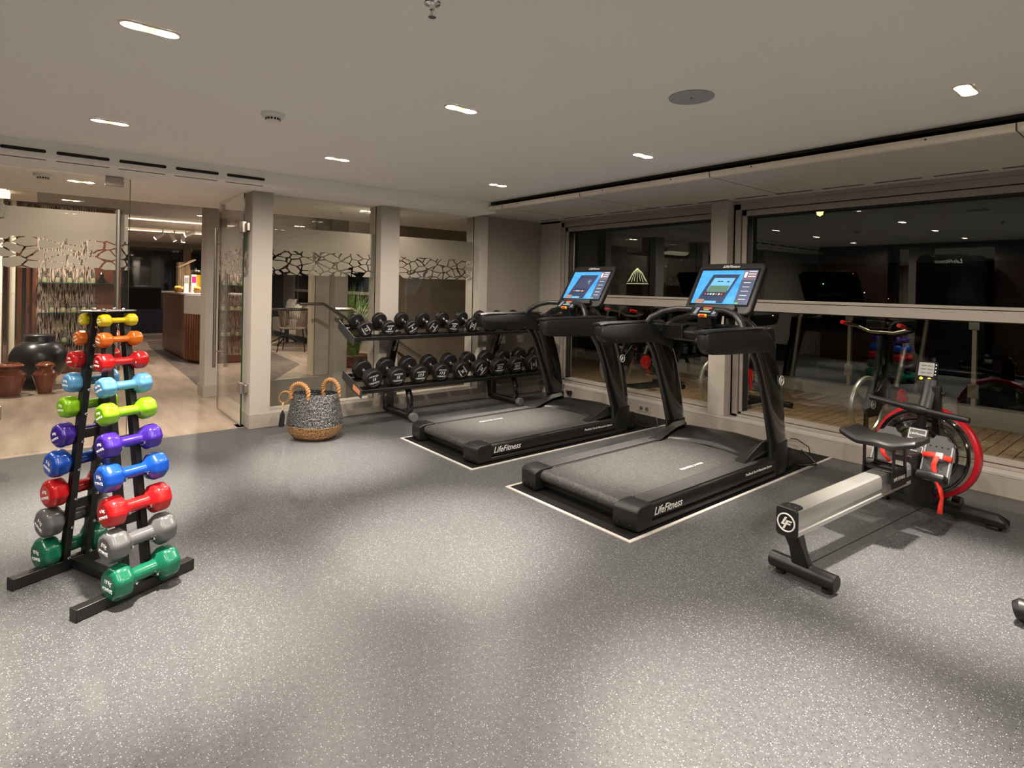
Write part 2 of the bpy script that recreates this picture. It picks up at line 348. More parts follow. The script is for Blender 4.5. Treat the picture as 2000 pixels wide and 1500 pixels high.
# glass panes of the partition
def pane(name, y0, y1, z0, z1, x=-5.47, film=True, parent=None):
    q = MB(); q.box(x-0.005, x+0.005, y0, y1, z0, z1); o = q.build(name, M_glass, parent, smooth=0)
    if not parent: o['kind'] = 'structure'
    q = MB(); q.box(x-0.0056, x+0.0056, y0, y0+0.004, z0, z1); q.box(x-0.0056, x+0.0056, y1-0.004, y1, z0, z1); q.build('glass_edge', M_edge, o, smooth=0)
    if film:
        q = MB(); q.add([(x-0.0075, y0+0.01, 1.372), (x-0.0075, y1-0.01, 1.372), (x-0.0075, y1-0.01, 1.815), (x-0.0075, y0+0.01, 1.815)], [(0, 1, 2, 3)])
        q.build('frosted_band', M_frost, o, smooth=0)
    return o
pane('window_1', 1.60, 2.66, 0.128, SZ); pane('window_2', 2.87, 3.90, 0.128, SZ)
d1 = pane('door_1', -0.42, 0.535, 0.015, SZ-0.01)
d1b = pane('window_3', -0.62, -0.43, 0.0, SZ)
def pull_handle(parent, T, z0=1.08, z1=1.84):
    q = MB()
    for s in (-1, 1): q.tube([T @ V((s*0.055, 0, z0)), T @ V((s*0.055, 0, z1))], 0.015, 14)
    for z in (z0+0.16, z1-0.16): q.tube([T @ V((-0.055, 0, z)), T @ V((0.055, 0, z))], 0.008, 10)
    o = q.build('pull_handle', M_steel, parent); return o
pull_handle(d1, Matrix.Translation((-5.47, 0.455, 0)), 0.60, 1.845)
def clamp(parent, T, w_=0.10, h=0.10, nm='hinge'):
    q = MB(); q.box(-0.018, 0.018, -w_/2, w_/2, -h/2, h/2, T); return q.build(nm, M_steel, parent, bevel=0.004)
clamp(d1, TR((-5.47, 0.43, 2.065)), 0.12, 0.07, 'patch_fitting')
clamp(d1, TR((-5.47, -0.26, 1.775)), 0.09, 0.10); clamp(d1, TR((-5.47, -0.26, 0.33)), 0.09, 0.10)
# the open leaf, swung into the lobby
d2 = empty('door_2', (-5.47, 1.385, 0), None, None); d2['kind'] = 'structure'
q = MB(); q.box(-0.88, 0.0, -0.005, 0.005, 0.015, SZ-0.015); q.build('glass_leaf', M_glass, d2, smooth=0)
q = MB(); q.box(-0.884, -0.880, -0.0055, 0.0055, 0.015, SZ-0.015); q.box(0.0, 0.004, -0.0055, 0.0055, 0.015, SZ-0.015); q.box(-0.88, 0, -0.0055, 0.0055, 0.012, 0.016); q.build('glass_edge', M_edge, d2, smooth=0)
q = MB(); q.add([(-0.87, -0.007, 1.372), (-0.01, -0.007, 1.372), (-0.01, -0.007, 1.815), (-0.87, -0.007, 1.815)], [(0, 1, 2, 3)]); o = q.build('frosted_band', M_frost, d2, smooth=0)
h = pull_handle(d2, TR((-0.80, 0, 0), (0, 0, PI/2)), 0.44, 1.83)
clamp(d2, TR((-0.03, 0, 1.79), (0, 0, PI/2)), 0.10, 0.10); clamp(d2, TR((-0.03, 0, 0.35), (0, 0, PI/2)), 0.10, 0.10)
clamp(d2, TR((-0.80, 0, 2.03), (0, 0, PI/2)), 0.12, 0.07, 'patch_fitting')
q = MB()
for z in (1.79, 0.35): q.box(0.0, 0.07, 0.01, 0.045, z-0.035, z+0.035)
q.build('hinge_bracket', M_steel, d2, bevel=0.003)
# ------------------------------------------------------------------ window wall
GY = 5.03
b = MB()
b.box(-5.62, 3.2, 4.84, 5.10, -0.02, 0.128)
struct('baseboard_right', b, M_trim, bevel=0.003)
b = MB(); b.box(-5.62, 3.2, 4.838, 5.0, 0.128, 0.150); struct('trim_7', b, M_matedge, bevel=0.003)
b = MB(); b.box(-5.62, -5.08, 4.93, 5.10, 0.15, 2.13); b.box(-2.97, -2.80, 4.84, 5.10, 0.15, 2.13); struct('wall_right_pillars', b, M_white, bevel=0.004)
b = MB(); b.box(-5.62, 3.2, 4.93, 5.10, 2.10, 2.35); struct('trim_8', b, M_trim, bevel=0.003)
def window(name, x0, x1, cut_left=False):
    e = empty(name, ((x0+x1)/2, 4.95, 0.15), None, None); e['kind'] = 'structure'
    ox, oy, oz = (x0+x1)/2, 4.95, 0.15
    def B(q, a, c, y0, y1, z0, z1): q.box(a-ox, c-ox, y0-oy, y1-oy, z0-oz, z1-oz)
    q = MB(); B(q, x0, x0+0.055, 4.945, 5.09, 0.15, 2.10); B(q, x1-0.055, x1, 4.945, 5.09, 0.15, 2.10)
    B(q, x0, x1, 4.945, 5.09, 2.045, 2.10); B(q, x0, x1, 4.945, 5.09, 0.15, 0.175)
    q.build('outer_frame', M_trim, e, bevel=0.003)
    a, c = x0+0.062, x1-0.062
    q = MB()
    for z0, z1, wd in ((1.205, 2.038, 0.045), (0.18, 1.20, 0.03)):
        B(q, a, a+wd, 4.955, 5.07, z0, z1); B(q, c-wd, c, 4.955, 5.07, z0, z1)
        B(q, a, c, 4.955, 5.07, z1-(0.05 if z0 > 1 else 0.075), z1); B(q, a, c, 4.955, 5.07, z0, z0+0.022)
    q.build('sash', M_trim, e, bevel=0.003)
    q = MB(); B(q, a, c, 5.045, 5.048, 0.20, 1.13); B(q, a, c, 5.045, 5.048, 1.225, 1.99)
    q.v = q.v; q.build('glass_pane', M_night, e, smooth=0)
    q = MB(); wd = 0.045
    for z0, z1, wd in ((1.228, 1.987, 0.045), (0.203, 1.124, 0.03)):
        B(q, a+wd, a+wd+0.010, 4.97, 5.045, z0, z1); B(q, a+wd, c-wd, 4.97, 5.045, z1-0.006, z1)
    q.build('gasket', M_blackgap, e, smooth=0)
window('window_4', -5.075, -2.80); window('window_5', -2.785, 3.1)
# ------------------------------------------------------------------ deck outside
mdk = woodm('teak_deck_boards', (0.24, 0.15, 0.09), (0.34, 0.23, 0.145), (1.2, 0.2, 8), 0.55, 2.5)
vec = coords(mdk, (1, 1, 1)); n, l, bs = nodes(mdk)
sx_ = n.new('ShaderNodeSeparateXYZ'); l.new(vec, sx_.inputs[0])
md = n.new('ShaderNodeMath'); md.operation = 'MODULO'; ad = n.new('ShaderNodeMath'); ad.operation = 'ADD'; ad.inputs[1].default_value = 50
l.new(sx_.outputs['X'], ad.inputs[0]); l.new(ad.outputs[0], md.inputs[0]); md.inputs[1].default_value = 0.10
lt = n.new('ShaderNodeMath'); lt.operation = 'LESS_THAN'; lt.inputs[1].default_value = 0.008; l.new(md.outputs[0], lt.inputs[0])
old = bs.inputs['Base Color'].links[0].from_socket; setcol(mdk, mix(mdk, lt.outputs[0], old, (0.015, 0.012, 0.01)))
b = MB(); b.box(-18, 6, 5.10, 8.6, -0.12, -0.03); struct('floor_deck', b, mdk, smooth=0)

# kerb, railing glass and posts outside, with a few lamps that light the deck
M_post = mat('bronze_post', (0.42, 0.36, 0.28), 0.35, 0.6)
b = MB(); b.box(-18, -1.75, 7.95, 8.15, -0.03, 0.12); b.box(-1.75, 6, 7.35, 7.55, -0.03, 0.16); b.box(-1.85, -1.75, 7.35, 8.15, -0.03, 0.12)
struct('trim_9', b, M_trim, bevel=0.004)
def railing_post(x, y, label):
    e = empty('railing_post', (x, y, 0.10), label, 'railing post', 'posts of the deck railing')
    q = MB(); q.box(-0.02, 0.02, -0.03, 0.03, 0.0, 1.05); q.build('upright', M_post, e, bevel=0.004)
    for z in (0.15, 0.85): MB().box(-0.045, 0.045, -0.045, -0.025, z, z+0.14).build('glass_clamp', M_steel, e, bevel=0.003)
for x, y, t in ((-2.92, 8.05, 'bronze railing post on the deck, between the second treadmill and the rowing machine'), (-1.52, 7.45, 'bronze railing post on the deck, right of the rowing machine display'), (-4.5, 8.05, 'bronze railing post on the deck behind the first treadmill'), (0.2, 7.45, 'bronze railing post on the deck beyond the right edge')):
    railing_post(x, y, t)
def leanpost(x, y, label):
    q = MB(); q.tube([(0, 0, -0.05), (0.13, 0, 1.08)], 0.03, 10)
    o = q.build('davit_strut', M_post, None, loc=(x, y, 0.0)); tag(o, label, 'strut', 'slanting struts outside')
leanpost(-3.95, 8.7, 'pale slanting strut outside, between the two treadmill consoles and the pillar'); leanpost(-2.38, 8.7, 'pale slanting strut outside above the rowing machine')
def deck_lamp(x, y, z, en, label):
    e = empty('deck_lamp', (x, y, z), label, 'deck light', 'deck lamps under the awning')
    q = MB(); q.lathe([(0.05, 0.05), (0.05, 0.0), (0.04, -0.002), (0.04, 0.0)], 16); q.build('housing', M_bezel, e)
    l = spot(0, 0, -0.01, en, 2.3, 0.03, (1, 0.82, 0.62)); l.parent = e
b = MB(); b.box(-18, 6, 5.10, 7.0, 2.35, 2.45); struct('trim_10', b, M_darkwood)
for x in (-4.6, -2.2, 0.2): deck_lamp(x, 5.6, 2.30, 130, 'round deck lamp under the canopy outside the windows')
# distant night lights over the water
def bulb(name, label, cat, pts, col, es, rad, group=None):
    q = MB()
    o0 = V(pts[0])
    for p in pts: q.lathe([(0.001, -rad), (rad*0.8, -rad*0.6), (rad, 0), (rad*0.8, rad*0.6), (0.001, rad)], 8, Matrix.Translation(V(p)-o0))
    o = q.build(name, mat('glow_%.2f_%.2f_%.2f_%g' % (*col, es), col, emit=col, es=es), loc=o0); tag(o, label, cat, group); return o
def far(px, py, d=60): return None
city = [((-34.1, 60, 1.6), (1, .7, .3), 14, .10, 'yellow city light seen through the left window'), ((-31.6, 60, 0.8), (.15, .2, 1), 10, .10, 'blue city light left of the second console'),
        ((-33.0, 60, -0.9), (.35, .6, 1), 8, .08, 'pale blue city light low in the left window'), ((-29.3, 60, -1.2), (1, .6, .1), 9, .10, 'orange city light low beside the second console'),
        ((-21.6, 60, 3.2), (1, .1, .05), 6, .06, 'small red city light in the right window, upper one'), ((-20.6, 60, 1.4), (.8, .9, 1), 9, .08, 'white city light in the right window'),
        ((-18.6, 60, 0.9), (1, .12, .06), 7, .07, 'small red city light in the right window, lower one'), ((-24.3, 60, 2.2), (.2, 1, .3), 8, .10, 'green city light beside the second console')]
for p, c_, es, rr, t in city: bulb('city_light', t, 'city light', [p], c_, es*0.7, rr*0.5, 'distant city lights')
pts = [(0, 0, 0)]+[(math.cos(a)*0.10, 0, math.sin(a)*0.10) for a in [PI*i/4 for i in range(8)]]+[(0, 0, 0.28), (0, 0, 0.20)]
bulb('star_lantern', 'small golden star light high outside the right window', 'lantern', [(-6.19+x*0.55, 15.0+y, 3.33+z*0.8) for x, y, z in pts], (1, .62, .08), 10, 0.035)
q = MB()
for k in range(9):
    a = PI*(0.1+0.8*k/8); q.tube([(0, 0, 0.42), (math.cos(a)*0.16, 0, 0.30), (math.cos(a)*0.34, 0, 0.04+0.03*(k % 2))], 0.005, 5)
q.tube([(-0.36, 0, 0), (0.36, 0, 0)], 0.008, 5)
o = q.build('light_sculpture', mat('fairy_light', (1, .9, .5), emit=(1, .86, .5), es=0.9), loc=(-9.7, 12.3, 1.45)); tag(o, 'spidery wire sculpture of small lights outside the left window', 'light sculpture')

b = MB(); b.box(-60, 0, 60.12, 61, -8, 4.2); b.box(-60, 20, 9.0, 60, -8.2, -8.0); struct('floor_far_shore', b, mat('night_shore', (0.004, 0.004, 0.005), 0.9), smooth=0)
q = MB(); q.tube([(0, 0, -7.999), (0, 0, 3.28)], 0.03, 8); o = q.build('mast', M_blk, loc=(-6.19, 15.05, 0)); tag(o, 'dark mast carrying the golden star light outside', 'mast')
q = MB(); q.box(-0.4, 0.4, -0.3, 0.3, -7.999, 1.435); o = q.build('plinth', M_blk, loc=(-9.7, 12.3, 0)); tag(o, 'dark plinth under the spidery light sculpture outside', 'plinth')
# ------------------------------------------------------------------ lobby beyond the partition
M_lceil = spatter('lobby_ceiling_paint', (0.70, 0.62, 0.54), (0.74, 0.66, 0.58), 90, 0.9, 0.1)
M_grey = spatter('grey_ceiling_panel', (0.30, 0.28, 0.25), (0.34, 0.32, 0.28), 120, 0.8, 0.1)
m = mat('lobby_vinyl', (0.42, 0.34, 0.27), 0.38); vec = coords(m, (0.9, 5.0, 1)); nz = noise(m, vec, 1.6, 6, 0.6)
setcol(m, ramp(m, nz, [(0.3, (0.20, 0.145, 0.105)), (0.7, (0.36, 0.28, 0.215))])); M_lfloor = m
m = mat('brown_carpet', (0.16, 0.12, 0.09), 0.9); vec = coords(m, (1, 4, 1)); nz = noise(m, vec, 3, 5, 0.7)
setcol(m, ramp(m, nz, [(0.3, (0.07, 0.052, 0.04)), (0.7, (0.13, 0.10, 0.08))])); M_carpet = m
b = MB(); b.box(-17, -5.45, -3.5, 1.62, -0.12, 0.0); b.box(-17, -7.86, 1.62, 6.0, -0.12, 0.0); struct('floor_lobby', b, M_lfloor, smooth=0)
q = MB(); q.add([(-14.2, 1.72, 0.003), (-13.0, 1.62, 0.003), (-9.0, 1.54, 0.003), (-7.9, 1.50, 0.003), (-7.86, 2.4, 0.003), (-9.2, 3.2, 0.003), (-12.5, 3.4, 0.003), (-14.2, 2.6, 0.003)], [tuple(range(8))]); struct('floor_carpet', q, M_carpet, smooth=0)
b = MB(); b.box(-7.95, -7.84, 1.60, 6.0, -1.6, 0.001); b.box(-7.9, -5.4, 1.52, 1.63, -1.6, 0.0005); b.box(-5.6, -5.47, 1.36, 6.0, -1.6, 0.0); struct('wall_stairwell', b, M_wall, smooth=0)
q = MB()
for k in range(7): q.box(-7.85, -5.6, 1.9+0.28*k, 6.0, -1.9, -0.75-0.17*(k+1))
q.box(-7.85, -5.6, 1.3, 1.95, -1.9, -0.75); struct('floor_stairs', q, M_carpet, smooth=0)
b = MB(); b.box(-7.7, -7.58, 4.20, 6.0, -1.6, 2.3); b.box(-8.0, -7.7, 4.2, 4.3, 0, 2.3); struct('wall_lobby_partition', b, spatter('brown_wallcover', (0.30, 0.245, 0.185), (0.34, 0.28, 0.215), 150, 0.8))
b = MB(); b.box(-8.15, -7.98, 2.98, 3.21, 0, 2.3); b.box(-7.9, -7.74, 3.16, 3.35, -1.6, 2.3); struct('trim_11', b, M_white, bevel=0.004)
b = MB(); b.box(-8.14, -8.0, 2.93, 2.975, 0, 2.3); b.box(-8.1, -7.95, 3.86, 3.98, 0, 2.3); b.box(-7.98, -7.9, 4.08, 4.18, 0, 2.3); struct('trim_12', b, mat('cream_frame', (0.60, 0.52, 0.38), 0.6), bevel=0.003)
b = MB(); b.box(-7.36, -7.10, 1.41, 1.62, -0.05, SZ+0.2); struct('trim_13', b, M_white, bevel=0.004)
b = MB(); b.box(-7.38, -7.08, 1.395, 1.63, 0, 0.13); struct('baseboard_lobby', b, M_trim, bevel=0.003)
# ceilings: low part by the gym, a grey raised part, a pale far part with lit coves
b = MB(); b.box(-8.75, -6.99, -3.5, 6.0, 2.30, 2.34); b.box(-10.7, -8.75, -3.5, 6, 2.30, 2.34); struct('ceiling_lobby_raised', b, M_grey, smooth=0)
b = MB(); b.box(-17, -10.7, -3.5, 6.0, 2.24, 2.34); b.box(-17, -12.4, -3.5, 6.0, 2.19, 2.24); struct('ceiling_lobby_far', b, M_lceil, smooth=0)
M_cove = mat('lit_cove', (1, 0.9, 0.78), emit=(1.0, 0.86, 0.68), es=1.3)
b = MB(); b.box(-10.72, -10.68, -0.2, 5.9, 2.245, 2.262); b.box(-12.41, -12.37, -0.2, 5.9, 2.195, 2.208); o = struct('trim_14', b, M_cove, smooth=0)
b = MB(); b.tube([(-7.6, -1.2, 2.28), (-7.6, -0.26, 2.28)], 0.20, 28); o = b.build('ceiling_drum_light', mat('drum_shade', (0.9, 0.85, 0.7), emit=(1, 0.85, 0.6), es=1.3)); tag(o, 'large round glowing ceiling drum at the left edge of the lobby', 'ceiling light')
b = MB(); b.box(-8.4, -6.99, -0.28, -0.05, 2.15, 2.31); struct('trim_15', b, M_lceil)
b = MB(); b.box(-17.2, -17.0, -3.5, 6.2, 0, 2.4); b.box(-17, -5.5, -3.7, -3.5, 0, 2.4); b.box(-17, -7.7, 5.0, 5.1, 0, 0.75); b.box(-17, -7.7, 5.0, 5.1, 1.75, 2.4)
for x0, x1 in ((-17, -14.9), (-12.5, -11.9), (-10.25, -7.7)): b.box(x0, x1, 5.0, 5.1, 0.75, 1.75)
struct('wall_lobby', b, M_wall, smooth=0)
b = MB()
for x0, x1 in ((-14.9, -12.5), (-11.9, -10.25)):
    b.box(x0, x1, 4.97, 5.0, 1.08, 1.14); b.box(x0, x0+0.06, 4.97, 5.0, 0.75, 1.75); b.box(x1-0.06, x1, 4.97, 5.0, 0.75, 1.75); b.box(x0, x1, 4.97, 5.0, 0.75, 0.80)
b.box(-17, -7.7, 4.97, 5.0, 0.0, 0.10); struct('trim_16', b, M_trim, bevel=0.003)
b = MB(); b.box(-14.9, -12.5, 5.03, 5.035, 0.75, 1.75); b.box(-11.9, -10.25, 5.03, 5.035, 0.75, 1.75); struct('window_6', b, M_night, smooth=0)
# dark glazed end of the lobby
M_dkglass = mat('dark_glass', (0.010, 0.012, 0.016), 0.04, spec=1.0)
b = MB(); b.box(-15.80, -15.75, 1.0, 5.0, 0.0, 2.19); struct('window_7', b, M_dkglass, smooth=0)
b = MB(); b.box(-15.75, -15.66, 1.28, 1.36, 0, 2.2); b.box(-15.75, -15.66, 2.62, 2.78, 0, 2.2); b.box(-15.75, -15.70, 1.2, 5.0, 2.06, 2.19); b.box(-15.75, -15.66, 1.2, 5, 0, 0.05); b.box(-15.80, -15.7, 0.2, 1.28, 0, 2.2); struct('trim_17', b, M_trim, bevel=0.004)
q = MB(); q.box(-15.74, -15.70, 1.45, 2.6, 0.05, 0.62); o = q.build('radiator_cover', woodm('black_slats', (0.006, 0.006, 0.012), (0.012, 0.010, 0.03), (1, 6, 1), 0.4)); tag(o, 'black ribbed low screen at the far end of the lobby', 'screen')
# textured display wall with glass shelves and jars, wood ends, slat screen
m = mat('reed_wallcover', (0.3, 0.2, 0.12), 0.7); vec = coords(m, (1, 38, 3.2)); nz = noise(m, vec, 2.2, 3, 0.6)
setcol(m, ramp(m, nz, [(0.44, (0.030, 0.016, 0.008)), (0.48, (0.11, 0.065, 0.040)), (0.52, (0.52, 0.40, 0.33))])); M_reed = m
e = empty('display_wall', (-9.95, 0.4, 0), 'tall reed textured display wall with wooden side panels behind the dumbbell stand', 'display wall')
q = MB(); q.box(-0.05, 0.05, -0.455, 0.175, 0.12, 2.28); q.build('reed_panel', M_reed, e, smooth=0)
q = MB(); q.box(-0.05, 0.07, 0.175, 0.44, 0.0, 2.28); q.box(-0.05, 0.10, 0.44, 0.47, 0, 2.28); q.box(-0.05, 0.06, -0.455, 0.175, 0, 0.12); q.box(-0.05, 0.07, -0.50, -0.455, 0.0, 2.28); q.build('side_panel', M_wood, e, bevel=0.003)
q = MB(); q.box(0.05, 0.052, 0.44, 0.47, 0, 0)
JM = glassmat('jar_glass', (0.85, 0.86, 0.80), boost=2.0); JL = mat('jar_content', (0.42, 0.40, 0.26), 0.5); JK = mat('jar_lid', (0.10, 0.10, 0.11), 0.4)
proto = None
for si, (z, ys) in enumerate(((1.235, (-0.38, -0.24, -0.11, 0.02, 0.15)), (0.835, (-0.30, -0.18, -0.06, 0.05, 0.16)), (0.43, (-0.16, -0.05, 0.08, 0.16)))):
    o = MB().box(-0.01, 0.16, -0.44, 0.19, -0.005, 0.005).build('glass_shelf', mat('green_shelf_glass', (0.02, 0.07, 0.05), 0.1), None, smooth=0, loc=(-9.90, 0.4, z))
    tag(o, ('top', 'middle', 'bottom')[si]+' glass shelf on the reed display wall', 'shelf', 'glass shelves on the display wall')
    for k, y in enumerate(ys):
        if proto is None:
            j = empty('glass_jar', (0, 0, 0), '', 'jar', 'jars on the display wall'); proto = j
            MB().lathe([(0.036, 0), (0.038, 0.05), (0.026, 0.085), (0.030, 0.10), (0.034, 0.12), (0.02, 0.135)], 14).build('jar_body', JM, j)
            MB().lathe([(0.028, 0.003), (0.030, 0.045), (0.02, 0.07)], 12).build('filling', JL, j)
            MB().lathe([(0.030, 0.085), (0.030, 0.092), (0.010, 0.10), (0.008, 0.15)], 12).build('lid', JK, j)
            c = j
        else: c = copy_tree(proto)
        c.location = (-9.82, 0.4+y, z+0.0055)
        c['label'] = 'stoppered glass jar on the %s glass shelf, %s from the left' % (('top', 'middle', 'bottom')[si], ('first', 'second', 'third', 'fourth', 'fifth')[k])
e = empty('slat_screen', (-10.0, -0.35, 0), 'screen of dark upright wooden slats left of the reed display wall', 'screen')
for k in range(6):
    q = MB(); q.box(-0.07, 0.07, -0.025, 0.025, 0, 2.28); q.build('slat', M_wood, e, bevel=0.003, loc=(0, 0.21-0.092*k, 0))
for x, y, c_, t in ((-9.3, -0.405, (0.9, 0.85, 0.78), 'bright white metal pole at the left edge behind the brown pot'), (-9.5, -0.29, (0.62, 0.55, 0.42), 'cream pole standing right of the white one')):
    q = MB(); q.tube([(0, 0, 0), (0, 0, 2.28)], 0.03, 14); q.lathe([(0.032, 1.10), (0.032, 1.12)], 14); o = q.build('pole', mat('pole_%.1f' % c_[0], c_, 0.4), loc=(x, y, 0)); tag(o, t, 'pole')
# black thing next to the panel: small sculpture on shelf
q = MB(); q.lathe([(0.03, 0), (0.04, 0.05), (0.02, 0.09), (0.03, 0.12), (0.015, 0.15)], 12); o = q.build('black_figurine', M_gloss, loc=(-9.80, 0.64, 1.2405)); tag(o, 'small black figurine on a glass ledge right of the jars', 'figurine')
q = MB(); q.box(-0.01, 0.14, -0.06, 0.2, -0.005, 0.0); o = q.build('glass_ledge', MATS['green_shelf_glass'], loc=(-9.88, 0.64, 1.24), smooth=0); tag(o, 'glass ledge on the wooden side panel', 'shelf')
# pots
def pot(name, loc, prof, m, label, n=40):
    q = MB(); q.lathe(prof, n, cap=False); q.add([(0, 0, 0.002)], []); o = q.build(name, m, loc=loc, smooth=35); tag(o, label, 'pot')
    s_ = o.modifiers.new('thick', 'SOLIDIFY'); s_.thickness = 0.008; return o
M_vb = mat('matt_black_glaze', (0.018, 0.017, 0.017), 0.30); M_br = mat('brown_glaze', (0.16, 0.045, 0.022), 0.16, coat=0.3)
pf = [(0.001, 0.0), (0.135, 0.0), (0.16, 0.05)]+[(0.27*math.cos(math.radians(a))+0.0, 0.34+0.27*math.sin(math.radians(a))*(1.05 if a < 0 else 0.88)) for a in range(-60, 61, 8)]+[(0.125, 0.585), (0.122, 0.605), (0.145, 0.625)]
pot('black_vase', (-8.80, -0.02, 0), pf, M_vb, 'large round matt black vase in the lobby')
pot('brown_pot', (-8.32, -0.262, 0), [(0.001, 0), (0.085, 0), (0.092, 0.02), (0.148, 0.215), (0.146, 0.23), (0.085, 0.285), (0.088, 0.295), (0.128, 0.325), (0.126, 0.335), (0.075, 0.362)], M_br, 'wider brown glazed pot at the left edge of the photo')
pot('brown_pot', (-8.34, 0.038, 0), [(0.001, 0), (0.065, 0), (0.068, 0.02), (0.116, 0.205), (0.114, 0.22), (0.064, 0.275), (0.066, 0.285), (0.092, 0.31), (0.090, 0.32), (0.050, 0.348)], M_br, 'narrower brown glazed pot in front of the black vase')
# bar counter
e = empty('bar_counter', (-11, 2.4, 0), 'wood clad bar counter with pale top and ribbed end', 'counter')
poly = [(-1.4, -0.67), (0.72, -0.63), (1.25, -0.42), (1.25, 0.25), (-1.4, 0.25)]
MB().prism([(x*0.995, y+0.02 if y < 0 else y) for x, y in poly], 0.04, 1.07).build('body', M_wood, e, smooth=0)
MB().prism([(x*1.01, y*1.01) for x, y in poly], 1.07, 1.10).build('worktop', mat('pale_worktop', (0.62, 0.58, 0.53), 0.3), e, bevel=0.003)
q = MB()
for k in range(9):
    t = (k+0.5)/9; x = 0.72+(1.25-0.72)*t; y = -0.63+0.21*t-0.005; q.box(x-0.014, x+0.014, y-0.03, y+0.02, 0.06, 0.78)
q.build('rib', M_wood, e, bevel=0.002)
MB().prism([(0.71, -0.66), (1.27, -0.44), (1.27, -0.40), (0.71, -0.6)], 0.78, 1.069).build('cladding', M_white, e, smooth=0)
MB().prism([(x*0.97, y*0.97+0.02) for x, y in poly], 0, 0.04).build('plinth', M_blk, e, smooth=0)
# things on the counter
def crate(x, y):
    e = empty('bottle_stand', (x, y, 1.1005), 'rustic wooden stand with a slanting lit top on the counter', 'stand')
    MB().prism([(-0.16, 0), (0.10, 0), (0.10, 0.52), (-0.06, 0.52)], -0.10, 0.10, frame((0, 0, 0), (0, -1, 0), (0, 0, 1))).build('back_panel', woodm('rustic_bark', (0.12, 0.06, 0.03), (0.45, 0.30, 0.16), (3, 3, 1), 0.7), e)
    MB().box(-0.12, 0.12, -0.15, 0.15, -0.012, 0.012, TR((0.02, 0.03, 0.50), (math.radians(28), 0, 0))).build('slanting_board', mat('pale_plank', (0.62, 0.45, 0.28), 0.6), e, bevel=0.003)
crate(-11.5, 1.93)
M_juice = mat('orange_juice', (0.85, 0.50, 0.02), 0.3)
def dispenser(x, y, label):
    e = empty('juice_dispenser', (x, y, 1.1005), label, 'dispenser', 'juice dispensers on the counter')
    MB().lathe([(0.06, 0), (0.06, 0.10)], 20).build('base', M_chrome, e)
    MB().lathe([(0.085, 0.10), (0.09, 0.13), (0.09, 0.33), (0.07, 0.36)], 20).build('jar_body', JM, e)
    MB().lathe([(0.08, 0.105), (0.082, 0.30)], 20).build('juice', M_juice, e)
    MB().lathe([(0.075, 0.36), (0.07, 0.38), (0.015, 0.39), (0.015, 0.42)], 20).build('lid', M_chrome, e)
dispenser(-11.0, 2.03, 'glass juice dispenser of yellow juice on the counter, taller at the back'); 
def carton(x, y, w_, h, label, c2):
    e = empty('drink_carton', (x, y, 1.1005), label, 'carton', 'cartons on the counter')
    MB().box(-w_/2, w_/2, -w_/2, w_/2, 0, h).build('box_body', mat('white_card', (0.85, 0.84, 0.82), 0.5), e, bevel=0.003)
    MB().box(w_/2, w_/2+0.002, -w_*0.42, w_*0.42, h*0.55, h*0.9).build('printed_panel', mat('print_%.2f' % c2[0], c2, 0.5), e, smooth=0)
carton(-10.62, 1.93, 0.075, 0.30, 'white carton with a purple print at the front of the counter', (0.45, 0.02, 0.20)); carton(-10.85, 1.86, 0.07, 0.28, 'white carton with a plain grey front, left on the counter', (0.35, 0.33, 0.30))
def basket_of(x, y, label, col, rr=0.11):
    e = empty('fruit_basket', (x, y, 1.1005), label, 'basket', 'baskets on the counter')
    MB().lathe([(0.001, 0), (rr*0.75, 0), (rr, 0.05), (rr*1.02, 0.055)], 24, cap=False).build('bowl', mat('wicker', (0.30, 0.14, 0.04), 0.6), e)
    q = MB()
    for k in range(8):
        a = k*2.4; rd = rr*0.55*(0.4+0.6*(k % 3)/2); q.lathe([(0.002, -0.033), (0.025, -0.022), (0.035, 0), (0.025, 0.022), (0.002, 0.033)], 12, TR((rd*math.cos(a), rd*math.sin(a), 0.055+0.012*(k % 3))))
    q.build('fruit', mat('fruit_%.2f' % col[0], col, 0.4), e)
basket_of(-11.12, 1.83, 'wicker basket of yellow fruit on the counter end, leftmost', (0.85, 0.55, 0.08), 0.12); basket_of(-10.45, 1.98, 'amber coloured bread basket beside the pillar on the counter', (0.75, 0.35, 0.04), 0.09)
# track spotlights
q = MB(); q.box(-0.02, 0.02, -1.2, 1.2, -0.02, 0); o = q.build('lighting_track', M_bezel, loc=(-11.9, 2.2, 2.24)); tag(o, 'white lighting track on the ceiling above the counter', 'track')
tl0 = [(-11.9, 1.62, 0.9, 'track spotlight above the counter, leftmost and turned left'), (-11.9, 1.80, -0.5, 'track spotlight above the counter, second from the left'), (-11.9, 1.98, 0.0, 'track spotlight above the counter hanging straight down'), (-11.2, 1.98, 1.1, 'track spotlight above the counter, rightmost and nearly level')]
for x, y, a, t in tl0:
    e = empty('track_spotlight', (x, y, 2.22 if x < -11.5 else 2.24), t, 'spotlight', 'spotlights above the bar counter')
    q = MB(); q.tube([(0, 0.04, 0), (0, 0.04, -0.11)], 0.010, 8); q.build('stem', M_bezel, e)
    MB().lathe([(0.035, -0.10), (0.035, 0.06)], 18, TR((0, 0, -0.12), (-a, 0, 0))).build('spot_head', M_bezel, e)
    MB().lathe([(0.030, -0.103), (0.030, -0.101)], 16, TR((0, 0, -0.12), (-a, 0, 0))).build('lamp_lens', M_lamp, e)
l = spot(-10.9, 1.95, 2.15, 45, 1.7, 0.04, (1, 0.9, 0.75)); l.parent = e; l.location = (0.4, 0, -0.1)
